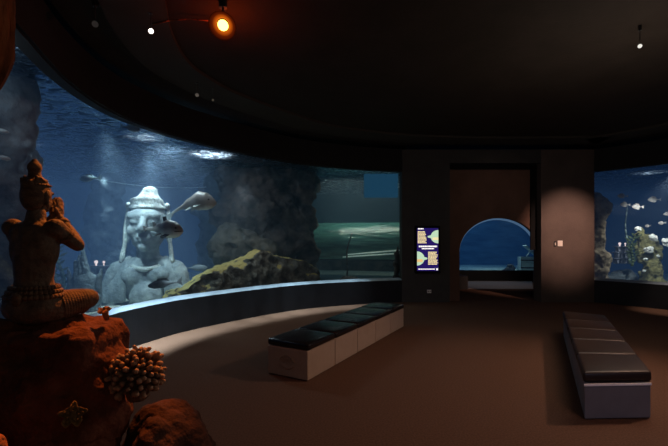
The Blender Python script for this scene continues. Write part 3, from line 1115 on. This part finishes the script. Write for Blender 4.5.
# ------------------------------------------------------------------ fish
def sheet(bm, pts, th=.006):
    """thin fin from an outline in the x-z plane"""
    f0 = bm.faces.new([bm.verts.new((x, th / 2, z)) for x, z in pts])
    f1 = bm.faces.new([bm.verts.new((x, -th / 2, z)) for x, z in pts][::-1])
    n = len(pts)
    va, vb = list(f0.verts), list(f1.verts)[::-1]
    for i in range(n):
        bm.faces.new((va[i], vb[i], vb[(i + 1) % n], va[(i + 1) % n]))


def fish(name, loc, L, prof, bend, m, fin_m, fins, label, cat='fish', yaw=0, pitch=0, wid=.6, group=None, eye=True, eyez=.25, mouth=False, belly_m=None):
    """nose at +x, tail at -x; prof: list of (t from tail, top, bottom) in body lengths"""
    root = empty(name, loc, 0, label, cat, group)
    root.rotation_euler = (0, pitch, yaw)
    bm = bmesh.new()
    def zc(t): return bend(t) * L
    rows_, seg = [], 20
    tt = [i / 40 for i in range(41)]
    def ip(t, k):
        for i in range(len(prof) - 1):
            if prof[i][0] <= t <= prof[i + 1][0]:
                u = (t - prof[i][0]) / (prof[i + 1][0] - prof[i][0])
                u = u * u * (3 - 2 * u)
                return prof[i][k] * (1 - u) + prof[i + 1][k] * u
        return prof[-1][k]
    for t in tt:
        a, b2 = ip(t, 1) * L, ip(t, 2) * L
        hw = (a + b2) / 2 * wid * (.55 + .45 * min(1, t * 1.6))
        mid = zc(t) + (a - b2) / 2
        hh = (a + b2) / 2
        row = []
        for j in range(seg):
            an = 2 * math.pi * j / seg
            row.append(bm.verts.new(((t - .5) * L, hw * math.cos(an), mid + hh * math.sin(an))))
        rows_.append(row)
    for i in range(40):
        for j in range(seg):
            bm.faces.new((rows_[i][j], rows_[i][(j + 1) % seg], rows_[i + 1][(j + 1) % seg], rows_[i + 1][j]))
    bm.faces.new(rows_[0]); bm.faces.new(rows_[-1])
    obj('body', bm, m, root, True)
    for nm, outline, side in fins:
        bm = bmesh.new()
        sheet(bm, [((t - .5) * L, zc(t) + z * L) for t, z in outline], .012 * L)
        if side:
            for s in (-1, 1):
                b3 = bm.copy() if s == -1 else bm
                piv = outline[0]
                pv = Vector(((piv[0] - .5) * L, 0, zc(piv[0]) + piv[1] * L))
                bmesh.ops.transform(b3, matrix=Matrix.Translation(Vector((0, s * side * L, 0))) @ Matrix.Translation(pv) @ Matrix.Rotation(R(38 * s), 4, 'X') @ Matrix.Translation(-pv), verts=b3.verts[:])
                obj(nm, b3, fin_m, root, False)
        else:
            obj(nm, bm, fin_m, root, False)
    if eye:
        em = mat('fish_eye', (.02, .02, .02), (.01, .01, .01), 5, .1)
        t = .88
        hw = (ip(t, 1) + ip(t, 2)) / 2 * L * wid
        for s in (-1, 1):
            bm = bmesh.new()
            ball(bm, ((t - .5) * L, s * hw * .93, zc(t) + (ip(t, 1) * .35) * L), .018 * L, sub=2)
            obj('eye', bm, em, root, True)
    if mouth:
        bm = bmesh.new()
        for s in (-1, 1):
            pts = []
            for k in range(9):
                t = .86 + .132 * k / 8
                hh = (ip(t, 1) + ip(t, 2)) / 2 * L
                pts.append(Vector(((t - .5) * L, s * hh * wid * .98, zc(t) + (ip(t, 1) - ip(t, 2)) / 2 * L - hh * .22)))
            for k in range(8): frustum(bm, pts[k], pts[k + 1], .008 * L, .008 * L, 6)
            frustum(bm, pts[8], Vector((.5 * L, 0, pts[8].z)), .008 * L, .008 * L, 6)
        obj('mouth', bm, mat('mouth', (.02, .015, .015), (.01, .01, .01), 5, .6), root, True)
    return root


PROF = [(0, .026, .026), (.18, .042, .036), (.40, .125, .092), (.62, .205, .155), (.78, .178, .155), (.87, .135, .125), (.94, .078, .080), (.98, .034, .042), (1, .010, .016)]
fm1 = fish_mat('shark_skin', (.15, .135, .125), (.68, .70, .58), -.12, .04)
fm2 = fish_mat('grouper_skin', (.24, .22, .20), (.72, .76, .66), -.20, -.03)
fn1 = mat('shark_fin', (.10, .09, .085), (.06, .055, .05), 8, .6)
fn2 = mat('pale_fin', (.40, .46, .44), (.25, .3, .3), 8, .6)
TAIL = ('tail_fin', [(.035, .015), (-.04, .09), (-.13, .21), (-.16, .20), (-.10, .05), (-.09, -.02), (-.13, -.10), (-.11, -.11), (-.02, -.05), (.035, -.015)], 0)
fish('large_fish', P(194, 204.5, 8.1), 1.06, PROF, lambda t: .06 * math.sin(t * math.pi) - .13 * (1 - t) ** 2, fm2, fn2,
     [('tail_fin', [(.06, .018), (-.02, .02), (-.14, .02), (-.22, -.06), (-.24, -.13), (-.16, -.15), (-.06, -.10), (.06, -.015)], 0),
      ('dorsal_fin', [(.26, .05), (.30, .08), (.48, .125), (.46, .10)], 0), ('pelvic_fin', [(.44, -.06), (.36, -.15), (.50, -.10)], .03),
      ('pectoral_fin', [(.72, -.06), (.58, -.12), (.56, -.07)], .09)],
     'larger pale-bellied grey fish, upper of the two swimming before the bust', yaw=R(-18), pitch=R(-2), group='large fish in the left tank')
fish('large_fish', P(164, 229.5, 7.4), .93, PROF, lambda t: .03 * (1 - t) - .02, fm1, fn1,
     [('tail_fin', [(.06, .02), (-.02, .05), (-.10, .06), (-.06, .02), (-.07, -.02), (-.02, -.06), (.06, -.02)], 0),
      ('dorsal_fin', [(.60, .14), (.55, .27), (.46, .25), (.50, .13)], 0), ('second_dorsal_fin', [(.32, .06), (.25, .15), (.18, .14), (.22, .04)], 0),
      ('pelvic_fin', [(.42, -.06), (.34, -.15), (.48, -.09)], .03), ('pectoral_fin', [(.74, -.09), (.60, -.19), (.52, -.15), (.62, -.08)], .09)],
     'grey shark-like fish with open mouth passing in front of the bust face', yaw=R(-24), pitch=R(1), group='large fish in the left tank', mouth=True)
SMALL = [(0, .02, .02), (.2, .04, .04), (.5, .14, .14), (.78, .15, .14), (.94, .08, .08), (1, .01, .015)]
sm_f = [('tail_fin', [(.05, .02), (-.14, .14), (-.10, 0), (-.14, -.13), (.05, -.02)], 0), ('dorsal_fin', [(.25, .05), (.35, .17), (.65, .19), (.7, .13)], 0)]
dk = mat('dim_fish', (.20, .24, .26), (.12, .15, .17), 9, .6)
pl = mat('pale_fish', (.50, .60, .60), (.30, .40, .42), 9, .5)
fish('fish', P(163, 284, 7.0), .58, [(a_, b_ * .8, c_ * .8) for a_, b_, c_ in SMALL], lambda t: 0, dk, dk, sm_f, 'dim dark fish low in front of the bust chest', yaw=R(172), pitch=R(8), eye=False)
fish('fish', P(197, 268, 9.6), .5, SMALL, lambda t: 0, dk, dk, sm_f, 'faint dark fish right of the bust, low over the algae rock', yaw=R(10), eye=False)
fish('fish', P(89, 178.5, 7.2), .42, SMALL, lambda t: 0, pl, pl, sm_f, 'small pale fish alone in open blue water left of the bust', yaw=R(165), eye=False)
fish('fish', P(131, 128, 6.9), .40, SMALL, lambda t: 0, fm2, fn2, sm_f, 'small fish just under the water surface above the bust', yaw=R(-20), pitch=R(14), eye=False)
fish('fish', P(0, 131, 4.3), .16, SMALL, lambda t: 0, pl, pl, sm_f, 'upper pale fish at the left edge against the dark rock wall', yaw=R(50), wid=.8, eye=False)
fish('fish', P(1, 158, 4.3), .18, SMALL, lambda t: 0, pl, pl, sm_f, 'lower pale fish at the left edge against the dark rock wall', yaw=R(60), wid=.8, eye=False)

# right tank fish: pale deep-bodied
DEEP = [(0, .03, .03), (.15, .05, .05), (.42, .23, .22), (.65, .27, .26), (.85, .17, .17), (.96, .07, .07), (1, .02, .02)]
deep_m = fish_mat('silver_fish', (.26, .23, .21), (.58, .52, .46), -.06, .06)
deep_f = mat('silver_fin', (.6, .55, .48), (.4, .36, .32), 9, .6)
dfin = [('tail_fin', [(.06, .03), (-.16, .17), (-.11, 0), (-.16, -.16), (.06, -.03)], 0), ('dorsal_fin', [(.25, .13), (.34, .28), (.62, .33), (.7, .26)], 0),
        ('anal_fin', [(.25, -.13), (.32, -.26), (.5, -.28), (.5, -.22)], 0)]
rf = [(622, 196, 10, 170, 'pale silver fish, highest in the group of four in the right tank'),
      (624.5, 204.5, 10, 176, 'pale silver fish just below the highest one in the right tank'),
      (637, 206.8, 11, 172, 'pale silver fish in the middle of the right tank group, lowest of four'),
      (653.5, 199.5, 12, 168, 'pale silver fish swimming apart, right of the group of three'),
      (661.5, 223, 7, 115, 'small pale fish turned end-on above the white corals'),
      (667.5, 214, 8, 150, 'small pale fish cut off by the right edge of the view'),
      (647.5, 226, 6, 110, 'small dim bluish fish above the brown coral mound')]
proto = None
for i, (px, py, w, yaw, lab) in enumerate(rf):
    Y = 11.4
    if proto is None:
        proto = o = fish('fish', P(px, py, Y), .26, DEEP, lambda t: 0, deep_m, deep_f, dfin, lab, group='pale fish in the right tank', wid=.34)
    else:
        o = copy_tree(proto); o.location = P(px, py, Y); o['label'] = lab
    s = w / F * Y / .30
    o.scale = (s, s, s)
    o.rotation_euler = (0, R((i * 37 % 9) - 4), R(yaw))

# ------------------------------------------------------------------ left tank rocks
def tank_rock(name, lumps, m, seed, label, voxel=.05, amp=.3, disp=(.10, 1.8), fr=1.3):
    bm = rock_bm([(P(px, py, Y), r, rz) for px, py, Y, r, rz in lumps], seed, amp, fr, 5, .305)
    return tag(fused(name, bm, m, voxel, 1, disp=disp), label, 'rock')


tank_rock('rock_tower', [(268, 178, 11.9, (1.15, .8, .80), .2), (262, 215, 11.7, (1.25, .9, .9), .1), (272, 250, 11.8, (1.25, .8, 1.0), 0),
                         (285, 275, 11.8, (1.0, .7, .6), 0), (300, 190, 12.2, (.55, .5, 1.0), 0), (297, 235, 12.0, (.6, .5, .9), 0), (228, 182, 11.6, (.30, .4, .75), .2)],
          M['rock_dark'], 21, 'huge dark rock tower in the left tank, beside the acrylic tunnel', .05, .34, (.16, 1.5))
o = tank_rock('ledge', [(229, 243, 10.35, (.55, .42, .46), .1), (246, 250, 10.5, (.7, .42, .5), .2), (222, 250, 10.3, (.36, .33, .35), 0)],
              M['rock_ledge'], 5, None, .045)
for k in ('label', 'category', 'kind'):
    if k in o: del o[k]
o.parent = [x for x in C.objects if x.name == 'rock_tower'][0]


def ridge():
    """long wedge of stone: steep craggy face to the glass, sloping mossy top"""
    top = [(164, 299, 7.5), (170, 295, 7.6), (186, 288, 7.9), (205, 276, 8.3), (215, 271, 8.5), (230, 266, 8.85), (245, 260, 9.2), (255, 254, 9.4), (263, 251, 9.55), (276, 256, 9.85), (292, 260, 10.15), (308, 263, 10.5), (319, 272, 10.7)]
    pts = catmull([tuple(P(*q)) for q in top], 9)
    bm = bmesh.new()
    rows_ = []
    n = len(pts)
    for i, p in enumerate(pts):
        t = (pts[min(i + 1, n - 1)] - pts[max(i - 1, 0)])
        t.z = 0; t.normalize()
        nb = Vector((-t.y, t.x, 0))
        if nb.y < 0: nb = -nb          # towards the back of the tank
        h = max(p.z - .28, .02)
        prof = [(-.10, -h, 0), (-.12, -.8 * h, 0), (-.12, -.55 * h, 0), (-.09, -.3 * h, 0), (-.04, -.1 * h, 0), (0, 0, 0), (.12, .015, 0), (.26, .03, 0), (.38, -.04, 0), (.5, -.3 * h, 0), (.6, -h, 0)]
        # subdivide the section
        sec = catmull(prof, 4)
        row = []
        for d, z, _ in sec:
            q = p + nb * d * (.16 + .84 * min(1, (h / .75) ** 2)) + Vector((0, 0, z))
            f = noise.ridged_multi_fractal(q * 2.2 + Vector((4, 1, 7)), 1, 2.1, 5, 1, 2) - 1.1
            g = noise.fractal(q * 5.5, .8, 2.1, 4)
            q = q + nb * (-.10 * f + .05 * g) + Vector((0, 0, .045 * f + .03 * g))
            q.z = max(q.z, .27)
            row.append(bm.verts.new(q))
        rows_.append(row)
    for i in range(n - 1):
        for j in range(len(rows_[0]) - 1):
            bm.faces.new((rows_[i][j], rows_[i + 1][j], rows_[i + 1][j + 1], rows_[i][j + 1]))
    bm.faces.new(rows_[0]); bm.faces.new(rows_[-1])
    return tag(obj('rock_ridge', bm, M['rock_algae'], None, True), 'long low sloping rock ridge with yellow algae on top along the window sill', 'rock')


ridge()
tank_rock('rock_spur', [(230, 170, 12.6, (.30, .3, .75), .2), (216, 188, 12.7, (.32, .3, .5), .2), (204, 204, 12.8, (.35, .3, .5), .2), (212, 240, 12.9, (.5, .35, 1.2), 0), (232, 230, 12.9, (.5, .35, 1.6), 0)],
          M['rock_grey'], 14, 'grey rock spur sloping down left behind the upper large fish', .055)
tank_rock('rock_wall', [(10, 135, 4.9, (.28, .40, .75), .3), (4, 200, 4.9, (.34, .42, .8), .2), (14, 235, 5.0, (.32, .35, .8), 0), (0, 270, 4.9, (.5, .45, .75), 0), (-45, 150, 4.9, (.55, .5, 1.5), 0), (20, 170, 5.1, (.2, .3, .5), 0)],
          M['rock_grey'], 31, 'tall dark rock wall in the tank behind the praying statue', .04)
tank_rock('rock_mound', [(34, 290, 9.4, (.7, .35, .5), 0), (46, 293, 9.3, (.5, .3, .35), 0), (15, 285, 9.2, (.8, .4, .6), 0)],
          M['rock_grey'], 41, 'low dim rock mound on the tank bed behind the statue knees', .05)
tank_rock('rock_lump', [(110, 186, 12.5, (.42, .4, .5), .3), (106, 225, 12.6, (.6, .5, 1.3), .1), (118, 270, 12.6, (.9, .5, .8), 0)],
          M['rock_grey'], 51, 'dim rock pinnacle far back in the left tank under a light shaft', .06)
tank_rock('rock_lump', [(336, 288, 11.5, (.40, .3, .25), 0), (350, 285, 11.6, (.32, .25, .26), 0), (360, 290, 11.5, (.35, .28, .18), 0)],
          M['rock_dark'], 61, 'low dark rock on the tank bed before the acrylic tunnel', .05)
tank_rock('rock_lump', [(397, 262, 11.15, (.10, .12, .45), 0), (396, 285, 11.15, (.13, .12, .4), 0)],
          M['rock_dark'], 71, 'narrow dark rock against the right end of the left tank window', .04)

# finger-like spires
def spires():
    base = P(84, 292, 7.6)
    root = empty('finger_spires', (base.x, base.y, .3), 0, 'cluster of grey finger-like stone spires in the tank beside the statue knee', 'rock spires')
    bm = bmesh.new()
    ball(bm, (0, 0, .2), (.34, .22, .35)); ball(bm, (.05, 0, .5), (.22, .16, .25))
    fused('spire_base', bm, M['spire'], .025, 2, root, disp=(.03, 4))
    for x, l, lean, r in ((-.20, .62, -.10, .06), (-.10, .80, -.06, .065), (0.02, .95, -.10, .07), (.10, 1.15, -.13, .07), (.24, .60, .10, .06)):
        bm = bmesh.new()
        chain(bm, [(x, 0, .3), (x + lean * .5, -.02, .3 + l * .45), (x + lean, 0, .3 + l * .8)], [r * 1.25, r, r * .45])
        fused('spire', bm, M['spire'], .02, 2, root, disp=(.015, 6))


spires()


def ruin(loc, w, label, tiers=3, glints=True, s=1.0):
    """small stepped stone house; glowing balls on top imitate lights reflected in the glass"""
    root = empty('sunken_ruin', loc, 0, label, 'ruin')
    z = 0
    for k in range(tiers):
        bm = bmesh.new()
        ww = w * (1 - .1 * k)
        for q in range(4):
            x = -ww / 2 + ww * (q + .5) / 4
            box(bm, (x - .055 * w, -.16 * w, z), (x + .055 * w, .16 * w, z + .30 * w), bevel=.01)
        box(bm, (-ww / 2, .05 * w, z), (ww / 2, .12 * w, z + .3 * w))
        fused('storey', bm, M['ruin'], .018, 1, root, disp=(.012, 8))
        z += .30 * w
        bm = bmesh.new()
        box(bm, (-ww * .57, -.24 * w, z), (ww * .57, .24 * w, z + .06 * w), bevel=.012)
        obj('ledge', bm, M['ruin'], root)
        z += .06 * w
    if glints:
        for x, r in ((-.17 * w, .075 * w), (.17 * w, .05 * w)):
            bm = bmesh.new()
            frustum(bm, (x, 0, z), (x, 0, z + .1 * w), r * .5, r * .5, 8)
            ball(bm, (x, 0, z + .16 * w), (r * 1.1, r, r), sub=2)
            obj('lamp', bm, M['ruin_glint'], root, True)  # glowing ball imitates a reflected light, no real lamp
    return root


c = P(100, 290, 9.2)
ruin((c.x, c.y, .5), .52, 'dim stepped stone ruin with two pinkish reflected lamps, left of the bust', 3)
bm = rock_bm([((c.x, c.y, .38), (.5, .35, .14), 0)], 33, .2, 1, 4, .3)
tag(fused('rock_mound', bm, M['rock_grey'], .03, 1, loc=(0, 0, -.03)), 'flat rock under the small stepped ruin left of the bust', 'rock')

# kelp and stalks
def stalk(px, py0, py1, Y, lean, r, label, m=None, blades=6):
    a, b2 = P(px, py1, Y), P(px + lean, py0, Y)
    root = empty('kelp', (a.x, a.y, a.z), 0, label, 'seaweed')
    bm = bmesh.new()
    pts = [Vector(((b2.x - a.x) * t + .05 * math.sin(t * 7), .04 * math.sin(t * 5), (b2.z - a.z) * t)) for t in [i / 10 for i in range(11)]]
    for i in range(10): frustum(bm, pts[i], pts[i + 1], r * (1 - i * .06), r * (1 - (i + 1) * .06), 8)
    obj('stem', bm, m or M['kelp'], root, True)
    if blades:
        bm = bmesh.new()
        for i in range(1, 11):
            for s in (-1, 1):
                p = pts[i]; l = .16 + .1 * random.random()
                d = Vector((s * .8, random.uniform(-.5, .5), .55)).normalized()
                n_ = Vector((0, 1, .2)).cross(d).normalized() * .03
                bm.faces.new([bm.verts.new(x) for x in (p, p + d * l * .5 + n_, p + d * l, p + d * l * .5 - n_)])
        obj('blades', bm, m or M['kelp'], root)
    return root


stalk(62, 232, 297, 8.4, -6, .05, 'dim leafy seaweed stalk right of the statue elbow', blades=5)
stalk(52, 250, 297, 8.6, 3, .05, 'dim leafy seaweed stalk behind the statue back', blades=5)
stalk(344, 233, 286, 12.0, 7, .035, 'thin bare dark stick standing in front of the acrylic tunnel', M['rock_dark'], 0)
# rope across the water
bm = bmesh.new()
r0, r1 = P(88, 178, 9.0), P(206, 187, 11.5)
for i in range(12):
    f0, f1 = i / 12, (i + 1) / 12
    frustum(bm, r0.lerp(r1, f0) - Vector((0, 0, .1 * math.sin(f0 * math.pi))), r0.lerp(r1, f1) - Vector((0, 0, .1 * math.sin(f1 * math.pi))), .011, .011, 6)
tag(obj('hanging_rope', bm, M['rope'], None, True), 'thin pale rope stretched through the water above the bust', 'rope')

# acrylic tunnel tube crossing the left tank
def tunnel():
    a, b2 = Vector((-1.6, 14.1, 1.5)), Vector((2.42, 13.2, 1.5))
    root = empty('acrylic_tunnel', (a + b2) / 2, 0, 'shiny horizontal acrylic walk-through tube crossing the right end of the left tank', 'tunnel')
    d = (b2 - a) / 2
    nrm = Vector((-d.y, d.x, 0)).normalized()
    bm = bmesh.new()
    ns, seg = 40, 40
    rows_ = []
    for i in range(ns + 1):
        c = -d + 2 * d * i / ns
        row = []
        for j in range(seg + 1):
            t = R(-40) + R(260) * j / seg
            rad = .74 * (1 + .012 * noise.noise(Vector((i * .35, j * .25, 2))))
            row.append(bm.verts.new(c + nrm * rad * math.cos(t) + Vector((0, 0, rad * math.sin(t)))))
        rows_.append(row)
    for i in range(ns):
        for j in range(seg): bm.faces.new((rows_[i][j], rows_[i + 1][j], rows_[i + 1][j + 1], rows_[i][j + 1]))
    obj('tube', bm, M['tube'], root, True)
    bm = bmesh.new()
    c0 = -d * 1.0
    for s in (-1, 1): pass
    box(bm, (-1, -.42, -.86), (1, .42, -.52), Matrix.Rotation(math.atan2(d.y, d.x), 4, 'Z') @ Matrix.Diagonal((d.length, 1, 1, 1)))
    obj('walkway_base', bm, M['rock_dark'], root)
    for o_, z0, z1 in ((-.76, -.32, -.16), (-.78, -.40, -.26)):
        bm = bmesh.new()
        frustum(bm, d * (.10 if z0 > -.35 else .02) + nrm * o_ + Vector((0, 0, z0)), d * .96 + nrm * o_ + Vector((0, 0, z1)), .022, .022, 8)
        obj('handrail', bm, M['rail'], root, True)


tunnel()
# pale blue emissive panel hanging high at the right end
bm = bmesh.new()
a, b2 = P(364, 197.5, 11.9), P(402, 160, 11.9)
box(bm, (a.x, 11.9, a.z), (b2.x - .12, 11.95, WT - .08)); tag(obj('hanging_blue_panel', bm, M['panel_blue']), 'pale blue rectangular panel high at the right end of the left tank', 'panel')

# ------------------------------------------------------------------ middle tank chest
c = P(528, 274, 17.3)
root = empty('treasure_chest', (c.x, c.y, .3), R(-8), 'pale open chest on the sand behind the tunnel arch', 'chest')
bm = bmesh.new()
w, dpt, h = .36, .24, .62
box(bm, (-w, -dpt, 0), (w, -dpt + .04, h)); box(bm, (-w, dpt - .04, 0), (w, dpt, h)); box(bm, (-w, -dpt, 0), (-w + .04, dpt, h)); box(bm, (w - .04, -dpt, 0), (w, dpt, h)); box(bm, (-w, -dpt, 0), (w, dpt, .05))
obj('chest_box', bm, M['chest'], root)
bm = bmesh.new()
mm = Matrix.Translation((w, 0, h)) @ Matrix.Rotation(R(42), 4, 'Y')
box(bm, (-.70, -dpt, .0), (0, dpt, .05), mm)
obj('lid', bm, M['chest'], root)
bm = bmesh.new()
frustum(bm, (-w * .4, -dpt + .02, h), (w * .35, -dpt + .02, h + .42), .02, .02, 8); obj('lid_prop', bm, M['chest'], root)
for zz in (.14, .46):
    bm = bmesh.new(); box(bm, (-w - .01, -dpt - .012, zz), (w + .01, -dpt - .001, zz + .05)); obj('band', bm, M['rock_dark'], root)
tank_rock('rock_lump', [(509, 273, 17.4, (.28, .24, .22), 0), (511, 269, 17.6, (.2, .2, .22), 0)], M['rock_dark'], 81, 'dark rock beside the open chest behind the tunnel arch', .035)

# ------------------------------------------------------------------ right tank
tank_rock('rock_column', [(599, 208, 12.0, (.24, .28, .42), 0), (597, 234, 12.0, (.22, .26, .6), 0), (600, 262, 12.0, (.25, .3, .5), 0), (598, 286, 12.0, (.32, .3, .4), 0), (604, 208, 11.95, (.16, .2, .35), .4)],
          M['rock_tan'], 91, 'tall tan rock column at the left end of the right tank', .03, .3, (.07, 3))
tank_rock('rock_mound', [(622, 281, 12.5, (.42, .4, .40), 0), (612, 285, 12.5, (.42, .4, .35), 0)], M['rock_grey'], 95, 'dim grey rock under the ruin in the right tank', .04)
c = P(622.5, 263, 12.4)
ruin((c.x, c.y, c.z - .02), .50, 'dark stepped stone ruin with a pinkish reflected glint in the right tank', 3)
tank_rock('coral_mound', [(651, 275, 12.0, (.28, .26, .55), 0), (646, 250, 12.1, (.24, .2, .42), 0), (641, 238, 12.1, (.17, .16, .25), 0), (653, 286, 11.9, (.34, .26, .35), 0), (655, 255, 12.1, (.16, .16, .45), 0)], M['yellow_coral'], 99, 'yellow-brown coral mound carrying white corals in the right tank', .026, .4, (.07, 4))


def plate_coral(px, py, Y, r, label, tilt):
    bm = rock_bm([((0, 0, 0), (r, r * .6, r * .72), 0), ((r * .5, 0, r * .3), (r * .55, r * .4, r * .5), 0), ((-r * .4, 0, -r * .4), (r * .5, r * .4, r * .4), 0)], px, .5, 1.4, 4)
    o = fused('white_coral', bm, M['pale_coral'], max(.012, r * .1), 1, loc=P(px, py, Y), rot=(0, tilt, 0))
    return tag(o, label, 'coral', 'white corals in the right tank')


for px, py, Y, r, lab, t in ((653.5, 237.5, 11.5, .12, 'white coral high on the coral mound, upper right of the brightest one', .7),
                             (648.5, 249.5, 11.45, .125, 'brightest white coral in the middle of the coral mound', .3),
                             (666, 242, 11.45, .12, 'tall white coral at the right edge of the view', 1.3),
                             (638, 229, 11.75, .09, 'dull white coral at the top left of the coral mound', .2),
                             (645.5, 259, 11.4, .06, 'small white coral just below the brightest one', .5),
                             (658, 256, 11.4, .055, 'small white coral low on the right slope of the coral mound', .9),
                             (644, 271, 11.35, .05, 'tiny white coral near the foot of the coral mound', .1)):
    plate_coral(px, py, Y, r, lab, t)
stalk(629.5, 206, 264, 12.0, -4, .03, 'thin pale seaweed stalk rising under the right tank fish', mat('pale_stem', (.25, .32, .28), (.15, .2, .18), 9, .8), 0)
stalk(632, 236, 266, 11.9, 1, .04, 'short leafy seaweed between the ruin and coral mound', None, 4)

# ------------------------------------------------------------------ lights
def lamp(kind, loc, energy, color, aim=None, size=.1, angle=60, blend=.5, name='lamp', sx=None):
    l = bpy.data.lights.new(name, kind)
    l.energy = energy
    l.color = color
    if kind == 'SPOT':
        l.spot_size = R(angle); l.spot_blend = blend; l.shadow_soft_size = size
    elif kind == 'AREA':
        l.shape = 'RECTANGLE'; l.size = sx or size; l.size_y = size
    else:
        l.shadow_soft_size = size
    o = bpy.data.objects.new(name, l)
    o.location = loc
    if aim is not None:
        o.rotation_euler = (Vector(aim) - Vector(loc)).to_track_quat('-Z', 'Y').to_euler()
    C.objects.link(o)
    return o


# room
lamp('SPOT', STAR + stard * .16, 750, (1, .27, .05), (-1.45, 2.3, 1.35), .04, 34, .6, 'amber_spot')
lamp('POINT', STAR + Vector((.0, .22, -.12)), 10, (1, .10, .008), None, .03, name='halo_fill')  # added point light that makes the red halo on the ceiling
lamp('SPOT', (5.6, 4.6, 3.95), 330, (1, .60, .42), (2.4, 4.4, 0), .10, 76, 1, 'warm_flood')
lamp('POINT', (.4, -1.0, 2.3), 17, (1, .80, .64), None, .4, name='near_fill')
lamp('SPOT', (2.4, .6, 3.95), 90, (1, .52, .32), (2.0, 3.8, 0), .2, 95, 1, 'floor_flood')
lamp('SPOT', (6.25, 6.9, 3.9), 1080, (1, .60, .47), (6.15, 10.6, 1.85), .06, 34, 1, 'pier_wash')
lamp('SPOT', (4.4, 8.6, 3.9), 8, (1, .70, .58), (4.3, 10.9, 2.4), .1, 80, 1, 'lintel_wash')
lamp('POINT', (3.6, 4.6, 2.7), 62, (1, .86, .74), None, .6, name='room_fill')
lamp('SPOT', (4.6, -2.2, 2.6), 130, (.56, .62, 1), (2.6, 3.7, .2), .5, 40, 1, name='blue_fill')
wc = offs(LEFT, -.42)
wf = offs(LEFT, -.20)
for k in range(43, 75, 2):
    g = .62 if k < 66 else .3
    lamp('SPOT', (wc[k].x, wc[k].y, 3.9), 1550 * g, (.68, .89, 1), (wf[k].x, wf[k].y, 0), .06, 19, 1, 'sill_wash')
lamp('SPOT', (7.2, 8.6, 3.9), 300, (1, .74, .60), (7.75, 9.2, 0), .1, 26, 1, 'sill_wash')
# left tank
lamp('SPOT', (-4.1, 7.15, 3.6), 430, (.70, .92, 1), (-3.95, 8.25, .7), .12, 56, .8, 'bust_spot')
lamp('SPOT', (-4.1, 8.9, 3.6), 520, (.74, .92, 1), (-4.0, 8.7, 0), .12, 60, .8, 'bust_spot')
lamp('AREA', (-3.4, 8.2, 3.55), 45, (.75, .92, 1), (-3.3, 8.1, 0), .6, name='fish_fill')  # added overhead light to brighten the fish
lamp('SPOT', (-2.0, 8.75, 2.9), 62, (1, .95, .84), (-2.0, 9.2, .6), .12, 110, 1, 'ridge_fill')  # added, unseen light that lifts the ridge rocks
lamp('SPOT', (-2.9, 9.9, 3.55), 20, (1, .85, .78), (-1.6, 11.6, 2.0), .06, 100, .9, 'tower_key')  # added side key light to bring out the tower's relief
lamp('SPOT', (-6.9, 12.0, 3.6), 260, (.70, .90, 1), (-7.0, 12.4, 0), .12, 34, .8, 'shaft_spot')
lamp('SPOT', (-3.6, 7.9, 4.4), 60, (.85, .93, 1), (-3.75, 8.0, 3.7), .2, 45, .8, name='surface_lamp')
lamp('SPOT', (-2.95, 9.65, 4.5), 230, (.85, .93, 1), (-2.95, 9.65, 3.7), .1, 70, .9, name='surface_lamp')
lamp('POINT', (-3.7, 4.0, 3.2), 7, (.75, .88, 1), None, .3, name='tank_fill')
lamp('AREA', (.9, 12.6, 3.6), 30, (1, 1, .78), (.9, 13.7, 1.5), .10, name='tunnel_lamp', sx=2.6)
lamp('AREA', (.9, 13.0, 3.6), 11, (.85, 1, .85), (.9, 13.7, 1.5), .04, name='tunnel_lamp', sx=2.0)
# right tank
lamp('SPOT', (8.6, 10.2, 3.3), 290, (1, .97, .94), (9.0, 11.9, 1.1), .1, 70, .9, 'right_tank_spot')
lamp('SPOT', (9.9, 12.2, 4.4), 22, (.9, .95, 1), (9.7, 12.2, 3.7), .2, 60, .8, name='surface_lamp')
# middle tank and hall
lamp('AREA', (6.2, 18.6, 3.5), 60, (.35, .65, 1), (6.4, 20.5, .6), 1.0, name='middle_tank_lamp', sx=3)
lamp('SPOT', (7.4, 17.0, 3.4), 120, (.8, 1, .95), (7.9, 17.7, .5), .1, 70, .8, 'chest_spot')
lamp('SPOT', (5.9, 14.9, 2.9), 30, (1, .88, .84), (5.9, 14.9, 0), .1, 75, .6, 'hall_spot')

w = bpy.data.worlds.new('world')
w.use_nodes = True
w.node_tree.nodes['Background'].inputs[0].default_value = (.6, .45, .4, 1)
w.node_tree.nodes['Background'].inputs[1].default_value = .0
scene.world = w

# ------------------------------------------------------------------ camera
cd = bpy.data.cameras.new('camera')
cd.sensor_width = 36
cd.lens = 36 * F / 668
cd.shift_y = (H0 - 223) / 668
cd.clip_start = .05
co = bpy.data.objects.new('camera', cd)
co.location = (0, 0, EYE)
co.rotation_euler = (R(90), 0, 0)
C.objects.link(co)
scene.camera = co
scene.view_settings.view_transform = 'Standard'
scene.view_settings.look = 'None'
scene.cycles.use_denoising = True
scene.cycles.volume_bounces = 1
scene.cycles.transparent_max_bounces = 12
scene.cycles.sample_clamp_indirect = 4
